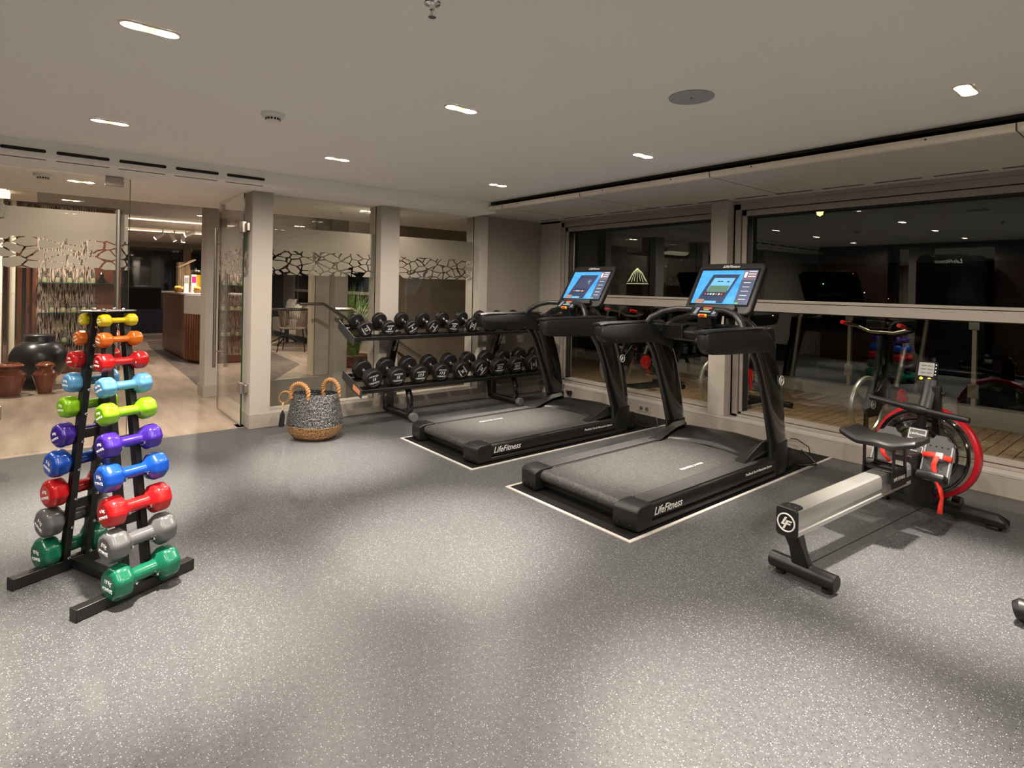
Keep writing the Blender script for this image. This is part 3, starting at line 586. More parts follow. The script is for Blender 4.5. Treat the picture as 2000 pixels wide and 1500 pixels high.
# lobby ceiling lamps
for i, (x, y, z, t) in enumerate(((-5.93, 0.24, SZ, 'lobby twin downlight just beyond the closed glass door'), (-9.25, 0.27, 2.30, 'lobby twin downlight in the grey raised ceiling'), (-8.9, 3.54, 2.30, 'lobby twin downlight seen through the left partition pane'), (-5.88, 2.76, SZ, 'lobby twin downlight near the middle pillar of the partition'),
                                  (-9.8, 1.9, 2.30, 'lobby twin downlight near the bar'), (-10.2, 3.5, 2.30, 'lobby twin downlight beyond the tall grass'), (-8.6, -0.6, 2.30, 'lobby twin downlight over the black vase'), (-12.6, 3.3, 2.19, 'lobby twin downlight over the dining chairs'), (-13.6, 0.6, 2.19, 'lobby twin downlight far behind the slats'))):
    e = downlight(x, y, z, t, 'recessed lobby downlights', lit=False)
    for l in (spot(0, 0, -0.02, LOBBY_W, 1.6), flood(0, 0, -0.02, LOBBY_W*0.5)): l.parent = e
# chairs and table in the lobby
M_rope = woodm('brown_rope', (0.10, 0.065, 0.045), (0.26, 0.19, 0.14), (3, 3, 0.3), 0.7, 4)
def rope_chair(loc, rz, label):
    e = empty('rope_chair', loc, label, 'chair', 'chairs in the lobby', rz)
    MB().prism(rrect(-0.24, 0.24, -0.22, 0.22, 0.08), 0.42, 0.46).build('seat', M_rope, e, bevel=0.008)
    q = MB()
    for k in range(27):
        a = math.radians(180+180*k/26); x, y = 0.27*math.cos(a), -0.02+0.23*math.sin(a); q.tube([(x*0.85, y*0.85, 0.45), (x*1.06, y*1.12, 0.80)], 0.008, 6)
    q.build('backrest', M_rope, e)
    q = MB(); q.tube([(0.27*1.08*math.cos(math.radians(180+180*k/20)), (-0.02+0.23*math.sin(math.radians(180+180*k/20)))*1.12, 0.80) for k in range(21)], 0.013, 8); q.build('top_rail', M_blk, e)
    for sx_, sy_ in ((-1, -1), (1, -1), (-1, 1), (1, 1)):
        MB().tube([(sx_*0.19, sy_*0.17, 0.42), (sx_*0.25, sy_*0.24, 0)], [0.014, 0.009], 8).build('leg', M_blk, e)
rope_chair((-11.05, 3.72, 0), math.radians(60), 'brown rope-back chair nearest the stair handrail')
rope_chair((-12.9, 3.3, 0), math.radians(-20), 'dark rope-back chair beside the pillar, left of the cushions')
e = empty('dining_table', (-12.3, 4.0, 0), 'dark round dining table behind the rope chairs', 'table')
MB().lathe([(0.45, 0.72), (0.45, 0.745)], 32).build('tabletop', M_darkwood, e)
MB().lathe([(0.035, 0.04), (0.035, 0.72)], 12).build('column', M_blk, e)
for k in range(4): a = PI/4+k*PI/2; MB().tube([(0, 0, 0.22), (0.25*math.cos(a), 0.25*math.sin(a), 0.08), (0.42*math.cos(a), 0.42*math.sin(a), 0.015)], [0.02, 0.016, 0.012], 8).build('foot', M_blk, e)
def cushion(loc, m, label, rz, s_=0.45):
    q = MB(); n = 8; vs = []
    for sgn in (1, -1):
        for i in range(n+1):
            for j in range(n+1):
                x, y = -1+2*i/n, -1+2*j/n; t = max(0, (1-x**4)*(1-y**4))**0.5; k = 1-0.08*(1-abs(x)**2)*abs(y)**4-0.08*(1-abs(y)**2)*abs(x)**4
                vs.append((x*s_/2*k, sgn*0.07*t, s_/2+y*s_/2*k))
    fs = []
    for g in (0, 1):
        for i in range(n):
            for j in range(n): b0 = g*(n+1)**2+i*(n+1)+j; fs.append((b0, b0+1, b0+n+2, b0+n+1))
    q.add(vs, fs); o = q.build('cushion', m, loc=loc, rot=(math.radians(-12), 0, rz), smooth=180); tag(o, label, 'cushion', 'cushions on the lobby bench'); return o
M_pat = speckle('patterned_cloth', (0.5, 0.47, 0.42), (0.55, 0.5, 0.46), (0.05, 0.05, 0.06), (0.03, 0.03, 0.03), 40, 45, 0.8, 0.9, 0.7)
e = empty('bench', (-13.3, 4.6, 0), 'pale upholstered bench against the lobby window wall', 'bench'); MB().box(-1.2, 1.2, -0.25, 0.25, 0.12, 0.46).build('seat', mat('bench_cloth', (0.45, 0.4, 0.34), 0.8), e, bevel=0.03); MB().box(-1.2, 1.2, 0.18, 0.3, 0.42, 0.75).build('backrest', MATS['bench_cloth'], e, bevel=0.03); MB().box(-1.15, 1.15, -0.2, 0.2, 0, 0.12).build('plinth', M_blk, e)
cushion((-13.75, 4.50, 0.475), M_pat, 'grey patterned cushion on the bench, rearmost', 0.1, 0.46); cushion((-13.05, 4.44, 0.475), speckle('cream_knit', (0.6, 0.54, 0.46), (0.7, 0.64, 0.55), (0.35, 0.28, 0.22), (0.2, 0.15, 0.1), 50, 60, 0.9), 'cream knitted cushion on the bench', 0.0, 0.36); cushion((-12.5, 4.50, 0.475), MATS['patterned_cloth'], 'patterned cushion on the bench, nearest the cream frame', -0.15, 0.42)
# tall grass in a wooden pot
e = empty('potted_grass', (-8.60, 3.82, 0), 'tall green ornamental grass in a rough wooden pot', 'plant')
MB().lathe([(0.23, 0), (0.28, 0.10), (0.285, 0.17), (0.26, 0.175), (0.24, 0.14)], 24).build('pot', woodm('log_bark', (0.08, 0.035, 0.018), (0.20, 0.10, 0.055), (0.3, 0.3, 20), 0.8, 4), e)
q = MB(); rnd = random.Random(3)
for k in range(650):
    a = rnd.uniform(0, 2*PI); r0 = rnd.uniform(0, 0.10); sp_ = rnd.uniform(0.04, 0.62); h = rnd.uniform(0.5, 1.25)*(1-0.35*sp_); ca, sa = math.cos(a), math.sin(a)
    P = [V((ca*(r0+sp_*t**1.8), sa*(r0+sp_*t**1.8), 0.17+h*(t-0.22*sp_*t**3*1.4))) for t in (0, .3, .6, .85, 1)]
    wv = V((-sa, ca, 0)); ww = (0.003, 0.003, 0.0028, 0.002, 0.0004); b0 = []
    for p, w1 in zip(P, ww): b0 += [p-wv*w1, p+wv*w1]
    q.add(b0, [(2*i, 2*i+1, 2*i+3, 2*i+2) for i in range(4)])
mg = mat('grass_blades', (0.12, 0.22, 0.04), 0.5); vec = coords(mg); setcol(mg, ramp(mg, noise(mg, vec, 30), [(0.35, (0.05, 0.11, 0.02)), (0.6, (0.22, 0.33, 0.08)), (0.75, (0.42, 0.42, 0.22))]))
q.build('foliage', mg, e, smooth=0)
e = empty('brown_vase', (-8.75, 3.42, 0), 'dark brown faceted vase beside the potted grass', 'vase'); MB().lathe([(0.06, 0), (0.12, 0.12), (0.13, 0.2), (0.05, 0.33)], 10).build('body', M_br, e, smooth=20)
# stair handrails
def handrail(pts, br, label):
    o0 = V(pts[0]); e = empty('stair_handrail', o0, label, 'handrail', 'bronze stair handrails')
    MB().tube([V(p)-o0 for p in pts], 0.021, 12).build('rail', M_steel, e)
    q = MB()
    for p, t in br: q.tube([V(p)-o0, V(t)-o0], 0.009, 8); q.lathe([(0.035, 0), (0.035, 0.012)], 16, frame(V(t)-o0, (0, 1, 0), (0, 0, 1)))
    q.build('bracket', M_steel, e)
handrail([(-7.60, 2.63, 1.02), (-7.60, 2.95, 1.02), (-7.60, 4.10, 0.28), (-7.6, 4.6, -0.05)], [((-7.60, 3.25, 0.83), (-7.74, 3.25, 0.80))], 'bronze handrail running down left of the middle pillar')
handrail([(-5.75, 2.35, 1.03), (-5.75, 2.53, 1.03), (-5.75, 3.25, 0.55), (-5.75, 3.8, 0.2)], [((-5.75, 2.76, 0.88), (-5.62, 2.76, 0.86))], 'bronze handrail behind the dumbbell rack, starting level before the grass')

# ------------------------------------------------------------------ ceiling fittings
e = empty('ceiling_speaker', (-1.575, 2.375, C), 'round flat grey speaker grille in the gym ceiling', 'speaker')
MB().lathe([(0.105, -0.001), (0.105, -0.004), (0.100, -0.005), (0.001, -0.005)], 48).build('grille', spatter('grey_grille', (0.30, 0.30, 0.31), (0.36, 0.36, 0.37), 500, 0.6), e)
MB().lathe([(0.006, -0.0065), (0.006, -0.004)], 10).build('badge', M_seam, e)
def detector(loc, label):
    e = empty('smoke_detector', loc, label, 'smoke detector')
    MB().lathe([(0.062, 0), (0.062, -0.012), (0.056, -0.020), (0.038, -0.024)], 32).build('base', M_bezel, e)
    MB().lathe([(0.038, -0.022), (0.037, -0.036), (0.030, -0.046), (0.001, -0.049)], 32).build('cap', M_bezel, e)
    q = MB()
    for k in range(14):
        a = 2*PI*k/14; q.box(0.030, 0.0385, -0.0055, 0.0055, -0.037, -0.026, TR((0, 0, 0), (0, 0, a)))
    q.build('sensor_grille', M_blackgap, e, smooth=0)
detector((-3.255, 0.962, C), 'white smoke detector on the gym ceiling'); detector((-5.75, -0.005, SZ), 'white smoke detector just inside the lobby above the glass door')
def sprinkler(loc, label):
    e = empty('sprinkler_head', loc, label, 'sprinkler', 'ceiling sprinklers')
    MB().lathe([(0.028, 0), (0.026, -0.004), (0.010, -0.008), (0.008, -0.022)], 20).build('escutcheon', M_chrome, e)
    q = MB(); q.tube([(0.006, 0, -0.018), (0.010, 0, -0.032), (0.002, 0, -0.044)], 0.002, 6); q.tube([(-0.006, 0, -0.018), (-0.010, 0, -0.032), (-0.002, 0, -0.044)], 0.002, 6); q.lathe([(0.003, -0.02), (0.003, -0.044)], 8)
    q.lathe([(0.013, -0.044), (0.013, -0.046)], 12); q.build('deflector', M_chrome, e)
sprinkler((-1.62, 0.972, C), 'chrome sprinkler head at the top edge of the photo'); sprinkler((-6.3, 2.62, SZ), 'small sprinkler head above the left partition pane in the lobby')

# ------------------------------------------------------------------ mats under the treadmills
def floor_mat(x0, x1, y0, y1, label):
    e = empty('treadmill_mat', ((x0+x1)/2, (y0+y1)/2, 0), label, 'mat', 'mats under the treadmills'); a, c = (x1-x0)/2, (y1-y0)/2
    MB().box(-a+0.022, a-0.022, -c+0.022, c, 0, 0.006).build('rubber_sheet', M_matmat, e)
    q = MB(); q.prism([(-a, -c), (a, -c), (a, c), (a-0.022, c), (a-0.022, -c+0.022), (-a+0.022, -c+0.022), (-a+0.022, c), (-a, c)], 0, 0.007); q.build('edging', M_matedge, e, bevel=0.001)
floor_mat(-2.875, -1.853, 2.335, 4.82, 'thin black mat with pale edging under the nearer treadmill'); floor_mat(-4.318, -3.272, 2.352, 4.82, 'thin black mat with pale edging under the farther treadmill')

# ------------------------------------------------------------------ treadmill
SCR = mat('screen_blue', (0.02, 0.10, 0.25), 0.25); n, l, bs = nodes(SCR); vec = coords(SCR)
cc = ramp(SCR, noise(SCR, vec, 9, 5, 0.6), [(0.35, (0.015, 0.22, 0.62)), (0.65, (0.10, 0.42, 0.80)), (0.8, (0.25, 0.6, 0.9))])
l.new(cc, bs.inputs['Emission Color']); bs.inputs['Emission Strength'].default_value = 0.75
def lit(name, c, e=0.6): return mat('lit_'+name, tuple(x*0.3 for x in c), 0.3, emit=c, es=e)
L_side = lit('slate', (0.07, 0.09, 0.16)); L_dark = lit('navy', (0.03, 0.05, 0.11)); L_sky = lit('sky', (0.16, 0.48, 0.82)); L_land = lit('land', (0.10, 0.20, 0.14)); L_tan = lit('tan', (0.36, 0.22, 0.15)); L_white = lit('white', (0.8, 0.85, 0.9)); L_red = lit('red', (0.75, 0.10, 0.05)); L_green = lit('green', (0.10, 0.55, 0.25)); L_pink = lit('pink', (0.8, 0.05, 0.2))
L_city = lit('city', (0.05, 0.06, 0.12)); L_spark = lit('spark', (0.25, 0.45, 0.75)); L_key = lit('keys', (0.30, 0.32, 0.42), 0.5)
def treadmill(cx, label, scene_kind):
    Y0 = 3.35
    e = empty('treadmill', (cx, Y0, 0.007), label, 'treadmill', 'black treadmills facing the windows')
    Z = -0.007
    def P(x, y, z): return V((x, y-Y0, z+Z))
    W = 0.46
    # base frame between the rails
    q = MB(); q.box(-0.36, 0.36, 2.50-Y0, 4.05-Y0, 0.03+Z, 0.085+Z); q.box(-0.42, 0.42, 2.52-Y0, 2.62-Y0, 0+Z+0.0075, 0.05+Z); q.box(-0.42, 0.42, 3.7-Y0, 3.85-Y0, 0+Z+0.0075, 0.05+Z); q.build('base_frame', M_blk, e, bevel=0.004)
    # belt: a loop round the rear roller
    rr = 0.034; zc = 0.098; prof = [P(0, 4.0, zc+rr), P(0, 3.2, zc+rr), P(0, 2.53, zc+rr)]+[P(0, 2.495+rr*math.cos(math.radians(a)), zc+rr*math.sin(math.radians(a))) for a in range(90, 271, 15)]+[P(0, 2.7, zc-rr), P(0, 4.0, zc-rr)]
    q = MB(); vs = []
    for p in prof: vs += [V((-0.315, p.y, p.z)), V((0.315, p.y, p.z))]
    q.add(vs, [(2*i, 2*i+1, 2*i+3, 2*i+2) for i in range(len(prof)-1)]+[tuple([2*i for i in range(len(prof))]), tuple([2*i+1 for i in range(len(prof))])]); o = q.build('running_belt', M_belt, e)
    if scene_kind == 0: text('FLEXDECK 3-WIDE', frame(P(0.20, 3.35, 0.1325), (0, 1, 0), (-1, 0, 0)), 0.030, M_silver, e, 'belt_lettering', 0.2)
    else: text('FLEXDECK 3-WIDE', frame(P(-0.17, 3.05, 0.1325), (0, 1, 0), (-1, 0, 0)), 0.030, M_silver, e, 'belt_lettering', 0.2)
    for sg in (-1, 1):
        # side rail: rounded outer profile swept along y
        pr = [(0.325, 0.030), (0.325, 0.132), (0.345, 0.137), (0.425, 0.137), (0.452, 0.128), (0.460, 0.108), (0.462, 0.070), (0.455, 0.050), (0.440, 0.028)]
        q = MB(); q.loft([[P(sg*x, y, z) for x, z in pr] for y in (2.46, 3.98)]); rl = q.build('side_rail', M_satin, e, bevel=0.003, smooth=50)
        q = MB(); q.box(sg*0.447-0.02, sg*0.447+0.02, 2.50-Y0, 3.97-Y0, 0.012+Z, 0.040+Z); q.build('lower_skirt', M_blk, rl, bevel=0.004)
        q = MB(); q.prism(rrect(sg*0.385-0.052, sg*0.385+0.052, 2.56-Y0, 3.80-Y0, 0.04, 5), 0.134+Z, 0.1395+Z); q.build('foot_strip', M_rail, rl, bevel=0.0015)
        q = MB(); q.box(sg*0.321-0.003, sg*0.321+0.003, 2.52-Y0, 3.97-Y0, 0.08+Z, 0.1335+Z); q.build('belt_gap', M_blackgap, rl, smooth=0)
        # rear end cap
        q = MB(); xi, xo = 0.318, 0.470
        q.loft([[P(sg*xi, y, zb), P(sg*xo, y+dy, zb), P(sg*xo, y+dy, zt), P(sg*xi, y, zt)] for y, dy, zb, zt in ((2.415, 0.02, 0.030, 0.118), (2.425, 0.02, 0.012, 0.132), (2.47, 0, 0.010, 0.143), (2.57, 0, 0.014, 0.143))]); ec = q.build('rear_cap', M_rub, e, bevel=0.008, seg=3)
        q = MB()
        for x in (0.35, 0.43): q.lathe([(0.005, 0), (0.005, 0.003)], 10, TR(P(sg*x, 2.4175 if x < 0.4 else 2.428, 0.045), (PI/2, 0, 0)))
        q.build('cap_screw', M_blackgap, ec, smooth=0)
        # upright: broad blade leaning back, with a foot collar
        rings = []
        for z, yc, hw, th in ((0.10, 4.050, 0.100, 0.036), (0.235, 4.055, 0.112, 0.036), (0.30, 4.045, 0.122, 0.032), (0.49, 3.995, 0.138, 0.030), (0.68, 3.930, 0.146, 0.030), (0.80, 3.875, 0.150, 0.031), (0.87, 3.825, 0.155, 0.033), (0.93, 3.785, 0.165, 0.036)):
            rings.append([P(sg*0.425+th*math.cos(a)*(1.0), yc+hw*math.copysign(abs(math.sin(a))**0.75, math.sin(a)), z) for a in [2*PI*i/20 for i in range(20)]])
        q = MB(); q.loft(rings); up = q.build('upright', M_gloss, e, smooth=60)
        rings = [[P(sg*0.425+th*math.cos(a), yc+hw*math.copysign(abs(math.sin(a))**0.7, math.sin(a)), z) for a in [2*PI*i/20 for i in range(20)]] for z, yc, hw, th in ((0.012, 4.065, 0.095, 0.040), (0.05, 4.065, 0.11, 0.044), (0.15, 4.07, 0.115, 0.044), (0.235, 4.072, 0.113, 0.040))]
        q = MB(); q.loft(rings); q.build('collar', M_satin, up, smooth=60)
        if sg > 0: emblem(frame(P(0.456, 4.045, 0.675), (0, 1, 0.0), (0, -0.2, 1)), 0.032, M_silver, up)
        # arm rest: deep padded beam, rounded nose at the rear
        def sect(y, zb, zt, xw, xo=0.0): return [P(sg*(0.418+xo)+x*xw, y, (zb+zt)/2+zz*(zt-zb)/2) for x, zz in ((-.75, -1), (-1, -.7), (-1, .6), (-.8, .93), (-.3, 1), (.3, 1), (.8, .93), (1, .6), (1, -.7), (.75, -1))]
        q = MB(); q.loft([sect(y, a_, c_, w_) for y, a_, c_, w_ in ((3.085, 0.985, 1.035, 0.022), (3.092, 0.955, 1.045, 0.034), (3.115, 0.925, 1.052, 0.039), (3.17, 0.907, 1.055, 0.042), (3.40, 0.898, 1.058, 0.046), (3.66, 0.892, 1.056, 0.046), (3.76, 0.880, 1.052, 0.046), (3.84, 0.865, 1.035, 0.044), (3.91, 0.83, 0.99, 0.040), (3.955, 0.80, 0.93, 0.034))])
        ar = q.build('arm_rest', M_satin, e, smooth=60)
        q = MB(); q.loft([[P(sg*0.418+x, y, z+dz) for x, dz in ((-.042, 0), (-.035, .010), (0, .014), (.035, .010), (.042, 0))] for y, z in ((3.07, 1.040), (3.16, 1.049), (3.7, 1.050), (3.82, 1.046))]); q.build('grip_pad', M_rub, ar, smooth=60)
        q = MB()
        for y, z in ((3.10, 1.00), (3.24, 0.925), (3.42, 0.920), (3.60, 0.915)): q.lathe([(0.006, 0), (0.006, 0.004), (0.003, 0.006)], 10, frame(P(sg*0.418-sg*0.0455, y, z), (0, sg, 0), (0, 0, 1)))
        q.build('arm_screw', M_chrome, ar)
        # hand tube curving forward and in to the console
        q = MB(); q.tube([P(sg*0.40, 3.62, 1.035), P(sg*0.37, 3.64, 1.085), P(sg*0.30, 3.69, 1.135), P(sg*0.20, 3.74, 1.160), P(sg*0.10, 3.78, 1.158)], [0.024, 0.024, 0.023, 0.022, 0.021], 14); q.build('hand_tube', M_rub, e)
        q = MB(); q.tube([P(sg*0.36, 3.86, 1.02), P(sg*0.30, 3.88, 1.065), P(sg*0.20, 3.92, 1.10), P(sg*0.12, 3.98, 1.12)], 0.022, 12, sy=1.4); q.build('console_strut', M_gloss, e)
    # dashboard between the uprights
    q = MB(); q.loft([[P(x, y, z) for y, z in ((3.78, 0.93), (3.76, 0.99), (3.85, 1.04), (4.0, 1.05), (4.03, 0.95), (3.95, 0.90))] for x in (-0.42, -0.2, 0.2, 0.42)]); q.build('dashboard', M_satin, e, bevel=0.012)
    MB().box(-0.34, -0.16, 3.745-Y0, 3.86-Y0, 0.93+Z, 1.035+Z).build('bottle_tray', M_gloss, e, bevel=0.006); MB().box(0.16, 0.34, 3.745-Y0, 3.86-Y0, 0.93+Z, 1.035+Z).build('bottle_tray', M_gloss, e, bevel=0.006)
    # motor hood
    q = MB(); rg = []
    for t, (yc, zt) in enumerate(((3.83, 0.142), (3.90, 0.172), (4.00, 0.195), (4.15, 0.20), (4.245, 0.185), (4.275, 0.13), (4.28, 0.03))):
        rg.append([P(x, yc - (0.13*(abs(x)/0.40)**3 if t < 2 else (0.06*(abs(x)/0.40)**3 if t == 2 else 0)) + (0.05*(1-(x/0.4)**2) if t < 2 else 0), (zt-0.02*abs(x)/0.4) if t < 6 else zt) for x in [-0.40+0.08*i for i in range(11)]])
    vs = [p for g in rg for p in g]; q.add(vs, [(i*11+j, i*11+j+1, (i+1)*11+j+1, (i+1)*11+j) for i in range(6) for j in range(10)])
    o = q.build('motor_hood', M_satin, e, smooth=60); so = o.modifiers.new('t', 'SOLIDIFY'); so.thickness = 0.01; so.offset = -1
    for sg in (-1, 1):
        q = MB(); q.loft([[P(sg*x, y, z) for x, y, z in g] for g in (((0.30, 3.70, 0.1405), (0.385, 3.66, 0.1405), (0.40, 3.66, 0.138)), ((0.31, 3.80, 0.165), (0.375, 3.80, 0.185), (0.40, 3.80, 0.14)), ((0.32, 3.95, 0.20), (0.37, 3.95, 0.235), (0.40, 3.95, 0.15)), ((0.33, 4.1, 0.21), (0.37, 4.1, 0.24), (0.40, 4.1, 0.15)))]); q.build('hood_fairing', M_satin, e, bevel=0.006)
        q = MB(); q.box(sg*0.40-0.05, sg*0.40+0.05, 4.17-Y0, 4.29-Y0, 0.008+Z, 0.16+Z); q.build('front_foot', M_satin, e, bevel=0.03, seg=4)
    # console screen
    tilt = math.radians(33); ax = V((1, 0, 0)); ay = V((0, math.sin(tilt), math.cos(tilt))); T = frame(P(0, 4.045, 1.33), ax, ay) @ Matrix.Diagonal((1, 1.1, 1, 1))   # normal faces the runner
    q = MB(); poly = rrect(-0.275, 0.275, -0.215, 0.205, 0.045, 6); q.prism(poly, -0.045, 0.0, T); sc = q.build('screen_housing', M_satin, e, bevel=0.010, seg=3)
    q = MB(); q.prism(rrect(-0.245, 0.245, -0.155, 0.155, 0.008, 2), 0.0, 0.002, T); q.build('bezel', M_gloss, sc, smooth=0)
    def scr(x0, x1, y0, y1, z, m_, nm, sh=0.0):
        q = MB(); q.add([T @ V((x, y, z)) for x, y in ((x0+sh*y0, y0), (x1+sh*y0, y0), (x1+sh*y1, y1), (x0+sh*y1, y1))], [(0, 1, 2, 3)]); return q.build(nm, m_, sc, smooth=0)
    scr(-0.232, 0.232, -0.140, 0.140, 0.0025, SCR, 'display'); scr(0.125, 0.232, -0.140, 0.138, 0.0030, L_side, 'menu_column')
    scr(0.125, 0.232, 0.060, 0.138, 0.0033, lit('mauve', (0.20, 0.13, 0.17)), 'menu_header')
    scr(-0.155, 0.070, -0.135, 0.105, 0.0030, L_dark, 'pictured_console', 0.28); scr(-0.125, 0.050, -0.03, 0.075, 0.0035, L_sky if scene_kind == 0 else L_city, 'pictured_view', 0.28)
    q = MB(); rnd = random.Random(5+scene_kind)
    if scene_kind == 0:
        scr(-0.12, 0.045, -0.045, 0.01, 0.0038, L_land, 'pictured_land', 0.28)
        for x, y in ((-0.08, 0.040), (-0.055, 0.040), (0.0, 0.038)): scr(x, x+0.022, y, y+0.010, 0.004, L_dark, 'pictured_tile', 0.28)
    else:
        for k in range(16):
            a = rnd.uniform(0, 2*PI); L = rnd.uniform(0.01, 0.035); cx_, cy_ = 0.02, 0.035; q.tube([T @ V((cx_, cy_, 0.004)), T @ V((cx_+L*math.cos(a), cy_+L*math.sin(a), 0.004))], 0.0008, 4)
        q.build('pictured_fireworks', L_spark, sc, smooth=0)
    scr(-0.13, 0.04, -0.075, -0.048, 0.0038, lit('black', (0.01, 0.01, 0.02)), 'icon_row', 0.28)
    for k in range(7): scr(-0.122+0.023*k, -0.108+0.023*k, -0.069, -0.055, 0.0042, (L_pink, L_sky, L_white, L_white, L_tan, L_white, L_red)[k], 'icon', 0.28)
    scr(-0.200, -0.125, -0.138, -0.105, 0.0040, L_tan, 'clock_tile'); scr(-0.120, -0.02, -0.138, -0.118, 0.0040, lit('paleblue', (0.18, 0.42, 0.62)), 'footer_tile')
    for y in (0.125, 0.105, 0.085): scr(0.165, 0.225, y, y+0.006, 0.004, L_white, 'menu_line')
    for y in (0.035, 0.0, -0.035, -0.07, -0.10): scr(0.15, 0.205, y, y+0.004, 0.004, L_white, 'menu_line')
    scr(0.135, 0.155, 0.08, 0.125, 0.004, L_white, 'menu_thumbnail'); scr(0.13, 0.16, -0.138, -0.125, 0.004, L_green, 'start_tile')
    text('LifeFitness', T @ TR((0, 0.175, 0.0005)), 0.030, M_silver, sc, 'lettering', 0.3, sx=1.1)
    # reflected side: same lettering on the back of the console
    Tb = T @ TR((0, -0.02, -0.0455), (0, PI, 0)); text('LifeFitness', Tb, 0.06, M_silver, sc, 'rear_lettering', 0.3)
    q = MB(); q.prism(rrect(-0.17, 0.17, -0.205, -0.160, 0.015, 4), 0, 0.035, T); q.build('reading_ledge', M_rub, sc, bevel=0.006)
    q = MB(); q.tube([P(0.06, 4.03, 1.02), P(0.05, 4.05, 1.15)], 0.035, 12, sx=1.6); q.tube([P(-0.06, 4.03, 1.02), P(-0.05, 4.05, 1.15)], 0.035, 12, sx=1.6); q.build('neck', M_satin, e)
    # control pad
    a2 = math.radians(52); T2 = frame(P(0.02, 3.765, 1.150), (1, 0, 0), (0, math.sin(a2), math.cos(a2)))
    q = MB(); q.prism([(-0.105, -0.05), (0.105, -0.05), (0.115, 0.0), (0.09, 0.055), (-0.09, 0.055), (-0.115, 0.0)], -0.03, 0.0, T2); pad = q.build('control_pad', M_satin, e, bevel=0.006)
    q = MB(); q.loft([[T2 @ V((x, y, 0)) for x, y in ((-0.06, -0.045), (0.06, -0.045), (0.06, 0.02), (-0.06, 0.02))], [P(x, y, z) for x, y, z in ((-0.035, 3.77, 1.02), (0.075, 3.77, 1.02), (0.075, 3.86, 1.02), (-0.035, 3.86, 1.02))]]); q.build('pad_pedestal', M_satin, pad, bevel=0.01)
    def key(x0, x1, y0, y1, m_, nm): MB().prism(rrect(x0, x1, y0, y1, 0.002, 2), 0, 0.0015, T2).build(nm, m_, pad, smooth=0)
    for k in range(4): key(-0.088, -0.062, -0.034+0.019*k, -0.020+0.019*k, L_key, 'button'); key(0.062, 0.088, -0.034+0.019*k, -0.020+0.019*k, L_key, 'button')
    key(-0.035, 0.035, 0.026, 0.044, L_red, 'red_readout'); key(-0.022, 0.022, 0.008, 0.021, L_green, 'green_readout'); key(-0.045, 0.045, -0.014, 0.002, L_key, 'key_row')
    q = MB(); q.box(-0.032, 0.032, -0.058, -0.040, -0.012, 0.006, T2); q.build('yellow_stop_frame', mat('yellow_plastic', (0.85, 0.45, 0.01), 0.4), pad, bevel=0.002)
    q = MB(); q.box(-0.022, 0.022, -0.0595, -0.046, -0.004, 0.0075, T2); q.build('red_stop_button', M_red, pad, bevel=0.001)
    q = MB(); p0 = T2 @ V((0, -0.06, -0.005)); q.tube([p0, p0+V((0.0, -0.004, -0.04)), p0+V((0.005, -0.004, -0.085))], 0.0018, 6); q.box(p0.x-0.02, p0.x+0.025, p0.y-0.012, p0.y+0.004, p0.z-0.115, p0.z-0.085); q.build('safety_clip', M_gloss, pad)
    # side lettering
    text('LifeFitness', frame(P(0.4635, 2.72, 0.088), (0, 1, 0), (0, 0, 1)), 0.062, M_silver, e, 'lettering', 0.35, bold=0.0004)
    text('FlexDeck Shock Absorption System', frame(P(0.4635, 3.74, 0.098), (0, 1, 0), (0, 0, 1)), 0.024, M_silver, e, 'small_lettering', 0.1)
    q = MB(); q.tube([P(0.40, 4.28, 0.05), P(0.46, 4.36, 0.016), P(0.52, 4.50, 0.014), P(0.40, 4.66, 0.014), P(0.28, 4.79, 0.02)], 0.005, 6); q.build('power_cord', M_gloss, e)
    return e
treadmill(-2.36, 'black treadmill nearer the camera with a lit blue screen', 0); treadmill(-3.795, 'black treadmill farther away, beside the dumbbell rack, with a lit blue screen', 1)
def outlet(x, label):
    e = empty('wall_socket', (x, 4.84, 0.065), label, 'socket', 'sockets on the window wall base')
    MB().box(-0.075, 0.075, -0.008, 0, -0.032, 0.032).build('plate', M_trim, e, bevel=0.003)
    for k in (-1, 1): MB().lathe([(0.021, 0), (0.021, 0.003), (0.017, 0.003), (0.015, 0.001)], 20, TR((k*0.036, -0.008, 0), (PI/2, 0, 0))).build('socket_ring', M_seam, e)
outlet(-3.69, 'double socket on the base of the window wall behind the farther treadmill'); outlet(-4.78, 'double socket near the far corner with a black plug in it')
q = MB(); q.box(-0.015, 0.015, -0.045, 0, -0.02, 0.025); q.tube([(0, -0.04, 0), (0.01, -0.06, -0.02), (0.03, -0.03, -0.055)], 0.004, 6); q.tube([(0, -0.04, 0.01), (-0.03, -0.05, 0.035), (-0.03, -0.02, 0.01), (-0.02, -0.03, -0.05)], 0.003, 6); o = q.build('power_plug', M_gloss, loc=(-4.75, 4.831, 0.068)); tag(o, 'black plug and loop of cable in the far socket', 'plug')
q = MB(); q.tube([(-2.42, 4.825, 0.012), (-2.3, 4.80, 0.07), (-2.12, 4.79, 0.10), (-2.02, 4.78, 0.06), (-2.0, 4.76, 0.012)], 0.004, 6); o = q.build('power_cable', M_gloss); tag(o, 'thin black cable arching in front of the window base behind the nearer treadmill', 'cable')

